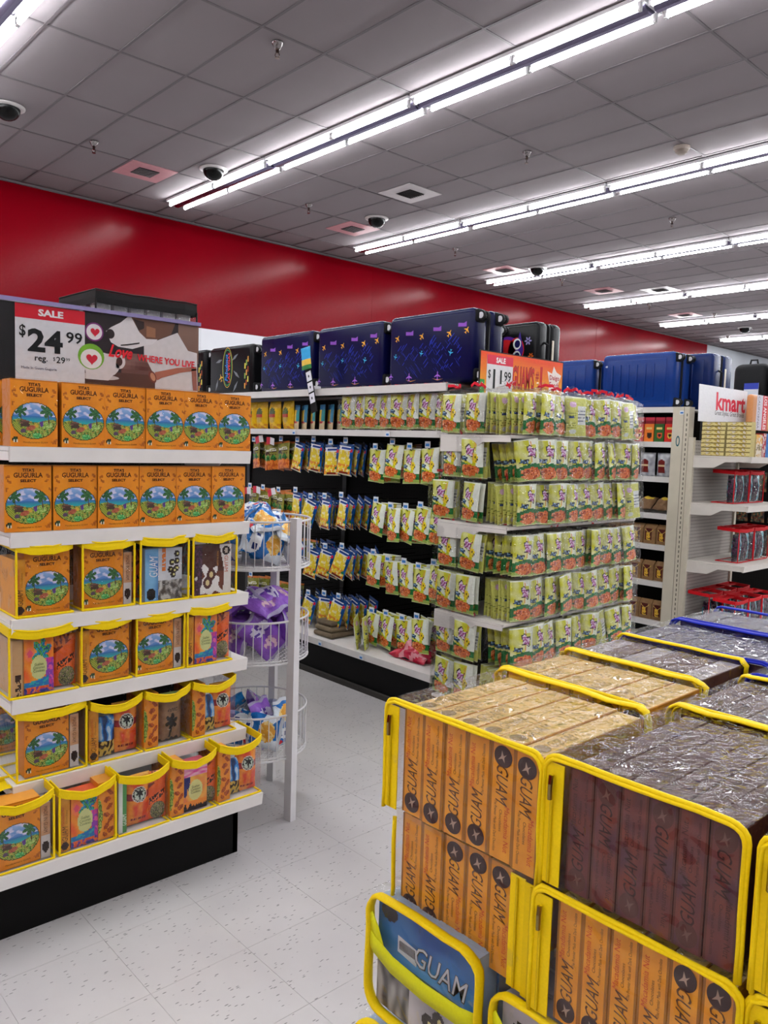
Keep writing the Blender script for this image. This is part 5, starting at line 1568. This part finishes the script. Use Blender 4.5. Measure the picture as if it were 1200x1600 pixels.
daybag('black backpack with blue and white hang tag, at the right frame edge', (8.13, 3.08, 1.851))

# ================================================================== FOREGROUND STACK OF CHOCOLATE GIFT BAGS
M_vinyl = film_mat('crinkled_vinyl', 30, 1.0, .07, .05, top=.6, dist=.03, det=1.8, warp=1.4)
tbl = thing('display_table', 'dark display table carrying the stacked chocolate bags in the foreground', 'table', (0,0,0))
MB().rbox(.78, 2.05, -.35, .90, .40, .44, .004, C('#2a2624'), 1).build('table_top', M_matte, tbl)
for x in (.83, 2.0):
    for y in (-.3, .85): MB().box(x-.02, x+.02, y-.02, y+.02, 0, .4, C('#1c1a19')).build('leg', M_metal, tbl)
MB().rbox(1.09, 2.03, .562, .86, .44, .948, .004, C('#b58a5a'), 1).rbox(1.115, 2.03, -.3, .548, .44, .95, .004, C('#b58a5a'), 1).rbox(.83, 1.10, -.3, .375, .44, .79, .004, C('#b58a5a'), 1).build('riser', M_fruit, tbl)

def spine_fg(base, base2, logo):
    def fn(u, v):
        k = nv(u*2.2+v*2, v*6, 3)
        c = mix(C(base), C(base2), k+.5)
        if u < .05 or u > .95: c = mix(c, C('#4a240a'), .6)
        return c
    return fn
TXO = (C('#5e3a1c'), C('#cf4f1e'))
def fg_box(name, base, base2, logo, side, top, txt, flip):
    w, h, d = .039, .158, .215
    m = MB().rbox(-w/2, w/2, 0, d, 0, h, .0012, side, 1)
    for i, f in enumerate(m.f):
        zc = sum(m.v[q][2] for q in f)/len(f)
        if zc > h-.0005: m.c[i] = top
    if flip: fr = ((w/2, 0, h), (-1,0,0), (0,0,-1))
    else: fr = ((-w/2, 0, 0), (1,0,0), (0,0,1))
    m.raster(fr, w, h, 12, 40, spine_fg(base, base2, logo), 1)
    lg = C(logo); fg_ = mix(lg, C('#d8b8a0'), .6 if txt is TXO else .12)
    m.disc(fr, w*.5, h*.115, .0145, .0145, lg, 3, 24)
    m.pp(fr, [(w*.5-.006, h*.115-.004), (w*.5-.001, h*.115-.001), (w*.5+.002, h*.115-.008), (w*.5+.003, h*.115), (w*.5+.008, h*.115+.006), (w*.5+.001, h*.115+.003), (w*.5-.003, h*.115+.008), (w*.5-.002, h*.115+.001)], fg_, 4)
    m.text(fr, 'GUAM', w*.5, h*.36, .052, .019, txt[0], 4, rot=pi/2, shear=.35, bold=-.0)
    m.text(fr, 'Macadamia Nut', w*.25, h*.72, .062, .008, txt[1], 4, rot=pi/2, shear=.1)
    m.text(fr, 'Chocolates', w*.5, h*.66, .03, .0045, txt[0], 4, rot=pi/2); m.text(fr, 'The Premier Made with Dark Chocolate', w*.72, h*.72, .07, .0045, txt[0], 4, rot=pi/2)
    # small print along the top panel
    fr2 = ((-w/2, 0, h), (1,0,0), (0,1,0))
    m.text(fr2, 'GUAM', w*.5, d*.3, .05, .018, mix(txt[0], top, .5), 3, rot=pi/2, shear=.35)
    m.disc(fr2, w*.5, d*.12, .011, .011, mix(C(logo), top, .35), 2)
    return m.mesh(name, M_card)
FO = [fg_box('chocolate_box', '#f0a42c', '#de8d1e', '#3a221e', C('#d08a28'), C('#ecc068'), TXO, f) for f in (0, 1)]
TXB = (C('#3a1d18'), C('#4a2620'))
FBN = [fg_box('chocolate_box', '#7a3c2a', '#54303a', '#56302a', C('#4a251c'), C('#54302c'), TXB, f) for f in (0, 1)]
FWH = [fg_box('chocolate_box', '#c9c2c6', '#8d7a7c', '#3a2a26', C('#5a3a2e'), C('#a99a9c'), TXB, 0), fg_box('chocolate_box', '#7a5040', '#5a3830', '#3a2a26', C('#5a3a2e'), C('#6a4a44'), TXB, 0)]
FPU = [fg_box('chocolate_box', '#4a3550', '#6a4a5a', '#2a1a2a', C('#3a2a40'), C('#4a3a52'), TXB, 0)]*2
def rloop(w, h, r=.018, n=4, amp=.002, seed=0, y=0, x0=None):
    P = []
    for cx, cz, a0 in ((w/2-r, h-r, 0), (-w/2+r, h-r, pi/2), (-w/2+r, r, pi), (w/2-r, r, 3*pi/2)):
        for k in range(n+1):
            a = a0 + pi/2*k/n
            P.append((cx + r*cos(a), y, cz + r*sin(a)))
    # subdivide long sides for a soft wobble
    out = []
    for i, p in enumerate(P):
        q = P[(i+1) % len(P)]
        out.append(p)
        L = hypot(p[0]-q[0], p[2]-q[2])
        if L > .05:
            for k in range(1, 5): out.append((p[0]+(q[0]-p[0])*k/5, y, p[2]+(q[2]-p[2])*k/5))
    return [(x + amp*nv(i*.6, seed), yy + amp*nv(i*.5, seed+4), z + amp*nv(i*.7, seed+9)) for i, (x, yy, z) in enumerate(out)]
def ubend(w, h, r=.018, n=4, amp=.002, seed=0, y=0):
    """up one side, across the top and down the other"""
    P = [(w/2, y, .002 + (h-r-.002)*k/4) for k in range(4)]
    P += [(w/2-r + r*cos(pi/2*k/n), y, h-r + r*sin(pi/2*k/n)) for k in range(n+1)]
    P += [(w/2-r - (w-2*r)*k/6, y, h) for k in range(1, 6)]
    P += [(-w/2+r - r*sin(pi/2*k/n), y, h-r + r*cos(pi/2*k/n)) for k in range(n+1)]
    P += [(-w/2, y, h-r - (h-r-.002)*k/4) for k in range(1, 5)]
    return [(x + amp*nv(i*.6, seed), yy + amp*nv(i*.5, seed+4), z + amp*nv(i*.7, seed+9)) for i, (x, yy, z) in enumerate(P)]
def fore_bag(desc_, X0, yl, yr, z0, h, d, boxes, trim=YEL, seed=0, zip_=True, mes=FO, pat='000011', where='', band=.0062, kind='orange', back=True, gap=0.0):
    """front towards -X; yl is the image-left (+Y) side"""
    w = yl - yr; yc = (yl+yr)/2
    t = thing('gift_bag', desc_, 'bag', (X0, yc, z0), FX, 'chocolate gift bags in the foreground stack')
    one = lambda u, v: WHITE
    f = MB()
    f.raster(((-w/2, -.003, 0), (1,0,0), (0,0,1)), w, h, 12, 10, one, bulge=lambda u, v: .003*nv(u*3+seed, v*3, seed))
    f.raster(((-w/2, d, 0), (0,-1,0), (0,0,1)), d, h, 8, 8, one, bulge=lambda u, v: .004*nv(u*3+seed, v*3, seed+2))
    f.raster(((w/2, 0, 0), (0,1,0), (0,0,1)), d, h, 8, 8, one, bulge=lambda u, v: .004*nv(u*3+seed, v*3, seed+3))
    f.build('clear_sides', M_film, t, True)
    tp = MB()
    tp.raster(((-w/2, -.003, h-.001), (1,0,0), (0,1,0)), w, d+.003, 26, 26, one, bulge=lambda u, v: (.004*nv(u*5+seed, v*7, seed) + .0018*nv(u*15, v*16+seed, 3)) * min(1, 8*u, 8*v, 8*(1-u), 8*(1-v)) + .002)
    tp.build('crinkled_top', M_vinyl, t, True)
    pts = ubend(w, h, seed=seed, y=-.004); pt2 = ubend(w+.004, h+.003, seed=seed+1, y=-.002, amp=.0015)
    if zip_ == 'R': pts, pt2 = pts[-5:], pt2[-5:]
    MB().tube(pts, .0026, trim, 8, False, band/.0026*.62, (0, 1, 0)).build('front_piping', M_fabric, t, True)
    MB().tube(pt2, .0034, trim, 8, False).build('front_edge', M_fabric, t, True)
    if back:
        MB().tube(rloop(w, h+.006, seed=seed+5, y=d, amp=.006), .003, trim, 8, True, 3.0, (0, 1, 0)).build('back_piping', M_fabric, t, True)
    x_in = -w/2 + .008; x_out = w/2 - .006
    if zip_ == 'R':
        s = MB()
        for q in range(2):
            s.box(w/2-.05+.026*q, w/2-.026+.026*q, -.0045-.004*q, -.003-.004*q, .004, h-.004, mix(trim, C('#c8a800'), .3*q))
            s.tube([(w/2-.038+.026*q, -.006-.004*q, .006), (w/2-.038+.026*q, -.006-.004*q, h-.006)], .002, mix(trim, C('#8a6a00'), .35), 6)
        s.build('zip_strip', M_fabric, t)
        x_out = w/2 - .05
    elif zip_:
        s = MB()
        s.box(-w/2+.002, -w/2+.027, -.0045, -.003, .006, h-.006, trim)
        s.tube([(-w/2+.012, -.006, .008), (-w/2+.012, -.006, h-.02)], .0022, mix(trim, C('#8a6a00'), .35), 6)
        s.build('zip_strip', M_fabric, t)
        MB().tube([(-w/2+.012, -.009, h-.02), (-w/2+.0125, -.011, h-.03), (-w/2+.012, -.010, h-.05)], .0032, C('#8a7a4a'), 6).build('zip_pull', M_chrome, t)
        x_in = -w/2 + .029
    n = boxes
    bw = (x_out - x_in)/n
    hs = (h-.008)/.158
    for k in range(n):
        o = link('chocolate_box', mes[int(pat[k % len(pat)])], None, None)
        lx = x_in + bw*(k+.5)
        o.location = (X0 + .004 + random.uniform(0, .003), yc - lx, z0 + .004)
        o.rotation_euler = (0, 0, FX)
        o.scale = ((bw-.0012)/.039, (d-.012)/.215, hs*random.uniform(.985, 1))
        tag(o, '%s chocolate box, %s from left in %s' % (kind, ORD[k], where), 'chocolate box', 'chocolate boxes in the foreground bags')
    return t
fore_bag('yellow trimmed clear bag of six orange chocolate boxes, front left on top of the stack', .80, .845, .562, .952, .168, .255, 6, seed=1, pat='000011', where='the top front left bag')
fore_bag('yellow trimmed bag of orange chocolate boxes directly under the top front left bag', .812, .832, .56, .789, .162, .25, 5, seed=2, pat='00111', zip_='R', where='the second bag of the left stack', back=False)
fore_bag('yellow trimmed clear bag of brown chocolate boxes, front middle on top', .80, .556, .312, .960, .165, .30, 6, seed=3, mes=FBN, pat='010101', where='the top front middle bag', kind='dark brown')
fore_bag('yellow trimmed bag of orange chocolate boxes under the brown front middle bag', .795, .56, .305, .792, .166, .28, 6, seed=4, pat='000011', where='the lower front middle bag', back=False)
fore_bag('yellow trimmed bag of brown chocolate boxes at the right frame edge', .80, .296, .05, .960, .165, .30, 6, seed=5, mes=FBN, where='the right edge bag', kind='dark brown')
fore_bag('yellow trimmed bag of orange chocolate boxes low at the right frame edge', .80, .298, .05, .792, .166, .28, 6, seed=6, where='the lower right edge bag', back=False)
ZB = .951
fore_bag('yellow trimmed bag of orange boxes, second from front in the left row', 1.085, .862, .58, ZB, .166, .185, 6, seed=7, zip_=False, where='the second bag of the left row')
fore_bag('yellow trimmed bag of white and brown boxes, third from front in the left row', 1.29, .868, .60, ZB, .166, .185, 6, seed=8, zip_=False, mes=FWH, pat='010110', where='the third bag of the left row', kind='white or brown')
fore_bag('blue trimmed bag of purple brown boxes, fourth in the left row', 1.495, .872, .56, ZB, .166, .215, 6, trim=C('#1423a0'), seed=9, zip_=False, mes=FPU, where='the blue trimmed bag of the left row', kind='purple brown')
fore_bag('blue trimmed bag at the far back of the left row', 1.735, .872, .56, ZB, .168, .2, 6, trim=C('#1423a0'), seed=10, zip_=False, mes=FPU, where='the farthest blue trimmed bag', kind='purple brown')
fore_bag('yellow trimmed bag of brown boxes, second from front in the middle row', 1.125, .56, .29, .953, .17, .23, 6, seed=11, zip_=False, mes=FBN, where='the second bag of the middle row', kind='dark brown')
fore_bag('blue trimmed bag of brown boxes behind the yellow trimmed brown bags', 1.375, .555, .27, .953, .172, .26, 6, trim=C('#1423a0'), seed=12, zip_=False, mes=FBN, where='the blue trimmed bag of the middle row', kind='dark brown', band=.016)
fore_bag('blue trimmed bag at the far back of the middle row', 1.66, .55, .27, .953, .168, .26, 6, trim=C('#1423a0'), seed=13, zip_=False, mes=FPU, where='the far blue bag of the middle row', kind='purple brown')
fore_bag('brown chocolate bag beyond the right frame edge, second row', 1.125, .275, .02, .953, .168, .25, 6, seed=14, zip_=False, mes=FBN, where='the right row second bag', kind='dark brown')

# lower bags with face-on boxes and webbing straps
def sky(u, v):
    if v > .5:
        return mix(C('#17498f'), C('#5d9fd0'), 1.3*(1-v) + .5*nv(u*3, v*4)) if not (el(u, v, .12, .9, .09, .08)) else C('#2a1a18')
    if v > .42: return pick([C('#3a5a3a'), C('#5a6a3a'), C('#2a4a5a')], u*9, v*12)
    for cx, cy in ((.55,.16),(.65,.24),(.75,.14),(.66,.06),(.84,.22)):
        if el(u, v, cx+.02, cy-.02, .022, .035): return C('#d8cf8a')
        if el(u, v, cx, cy, .06, .07): return C('#2b1f1b')
    if u < .35: return mix(C('#4a4846'), C('#a9a6a2'), .5 + 1.4*nv(u*14, v*5))
    return mix(C('#c9c6c8'), C('#8d8a90'), nv(u*4, v*4)+.4)
def sky_x(m, fr):
    w, h = .235, .162
    m.text(fr, 'GUAM', .66*w, .66*h, .52*w, .2*h, C('#5a5048'), 3, shear=.2, bold=.03, rot=-.06); m.text(fr, 'GUAM', .66*w, .665*h, .51*w, .18*h, C('#c9cbd0'), 4, shear=.2, rot=-.06)
    m.pp(fr, [(.22*w,.6*h),(.42*w,.57*h),(.42*w,.72*h),(.22*w,.75*h)], C('#d8d8dc'), 3)
    for k in range(12):
        m.pp(fr, [((.24+k*.014)*w,.63*h),((.247+k*.014)*w,.63*h),((.247+k*.014)*w,.71*h),((.24+k*.014)*w,.71*h)], BLACK, 4)
flat1 = carton('chocolate_box', .235, .162, .04, sky, 96, 70, C('#9fb0c4'), extra=sky_x)
def whitec(u, v):
    if el(u, v, .2, .62, .17, .24): return C('#221a1a') if not el(u, v, .22, .62, .1, .12) or nv(u*8, v*8) > .1 else C('#6a5a5a')
    return mix(C('#d2cdd0'), C('#b5aeb2'), nv(u*3, v*3)+.4)
def white_x(m, fr):
    w, h = .235, .162
    m.text(fr, 'American Chocolate', .66*w, .6*h, .6*w, .1*h, C('#3a2a3a'), 3, shear=.3, rot=-.08); m.text(fr, 'GUAM', .68*w, .4*h, .5*w, .16*h, C('#c9522c'), 3, bold=.03, rot=-.05)
flat2 = carton('chocolate_box', .235, .162, .04, whitec, 36, 26, C('#b5aeb2'), extra=white_x)
SY = C('#d2d018')
def strap_bag(desc_, X0, yl, yr, z0, h, d, me, bdesc, seed):
    w = yl-yr; yc = (yl+yr)/2
    t = thing('gift_bag', desc_, 'bag', (X0, yc, z0), FX, 'chocolate gift bags in the foreground stack')
    f = MB(); one = lambda u, v: WHITE
    f.raster(((-w/2, -.003, 0), (1,0,0), (0,0,1)), w, h, 12, 10, one, bulge=lambda u, v: .003*nv(u*3+seed, v*3, seed))
    f.raster(((-w/2, -.003, h), (1,0,0), (0,1,0)), w, d, 12, 10, one, bulge=lambda u, v: .003*nv(u*5+seed, v*5, seed))
    f.build('clear_sides', M_film, t, True)
    MB().tube(rloop(w, h, .03, seed=seed, y=-.005), .004, YEL, 8, True, 2.2, (0,1,0)).build('front_piping', M_fabric, t, True)
    MB().tube([(-w/2, -.006, h*.6), (-w*.42, -.012, h*.58), (-w*.2, -.02, h*.55), (w*.1, -.02, h*.52), (w*.38, -.014, h*.5), (w/2, -.006, h*.5)], .0012, SY, 6, False, 13, (0,0,1)).build('webbing_strap', M_fabric, t, True)
    MB().tube([(-w/2, -.007, h*.78), (-w*.42, -.010, h*.7), (-w*.34, -.014, h*.58)], .0012, SY, 6, False, 12, (0,0,1)).build('strap_end', M_fabric, t, True)
    o = link('chocolate_box', me, None, (X0+.004, yc, z0+.004), FX); o.scale = ((w-.02)/.235, 1, (h-.012)/.162)
    tag(o, bdesc, 'chocolate box')
    for k in range(3):
        o = link('chocolate_box', me, None, (X0+.05+.045*k, yc, z0+.004), FX); o.scale = ((w-.02)/.235, 1, (h-.012)/.162)
        tag(o, bdesc + ', %s behind the front box' % ORD[k], 'chocolate box')
    return t
strap_bag('yellow trimmed bag with webbing strap showing a blue sky box, low left of the stack', .79, .855, .636, .64, .182, .23, flat1, 'blue sky printed chocolate box behind the webbing strap', 21)
strap_bag('yellow trimmed bag with webbing strap showing a white box, below the left stack', .80, .62, .385, .617, .172, .23, flat2, 'white chocolate box with dark round picture behind the second strap', 22)
strap_bag('yellow trimmed bag at the very bottom left of the foreground stack', .785, .872, .645, .441, .172, .23, flat1, 'blue sky printed chocolate box in the lowest left bag', 23)
strap_bag('yellow trimmed bag at the bottom, second from the left', .80, .635, .40, .441, .172, .23, flat2, 'white chocolate box in the lowest second bag', 24)
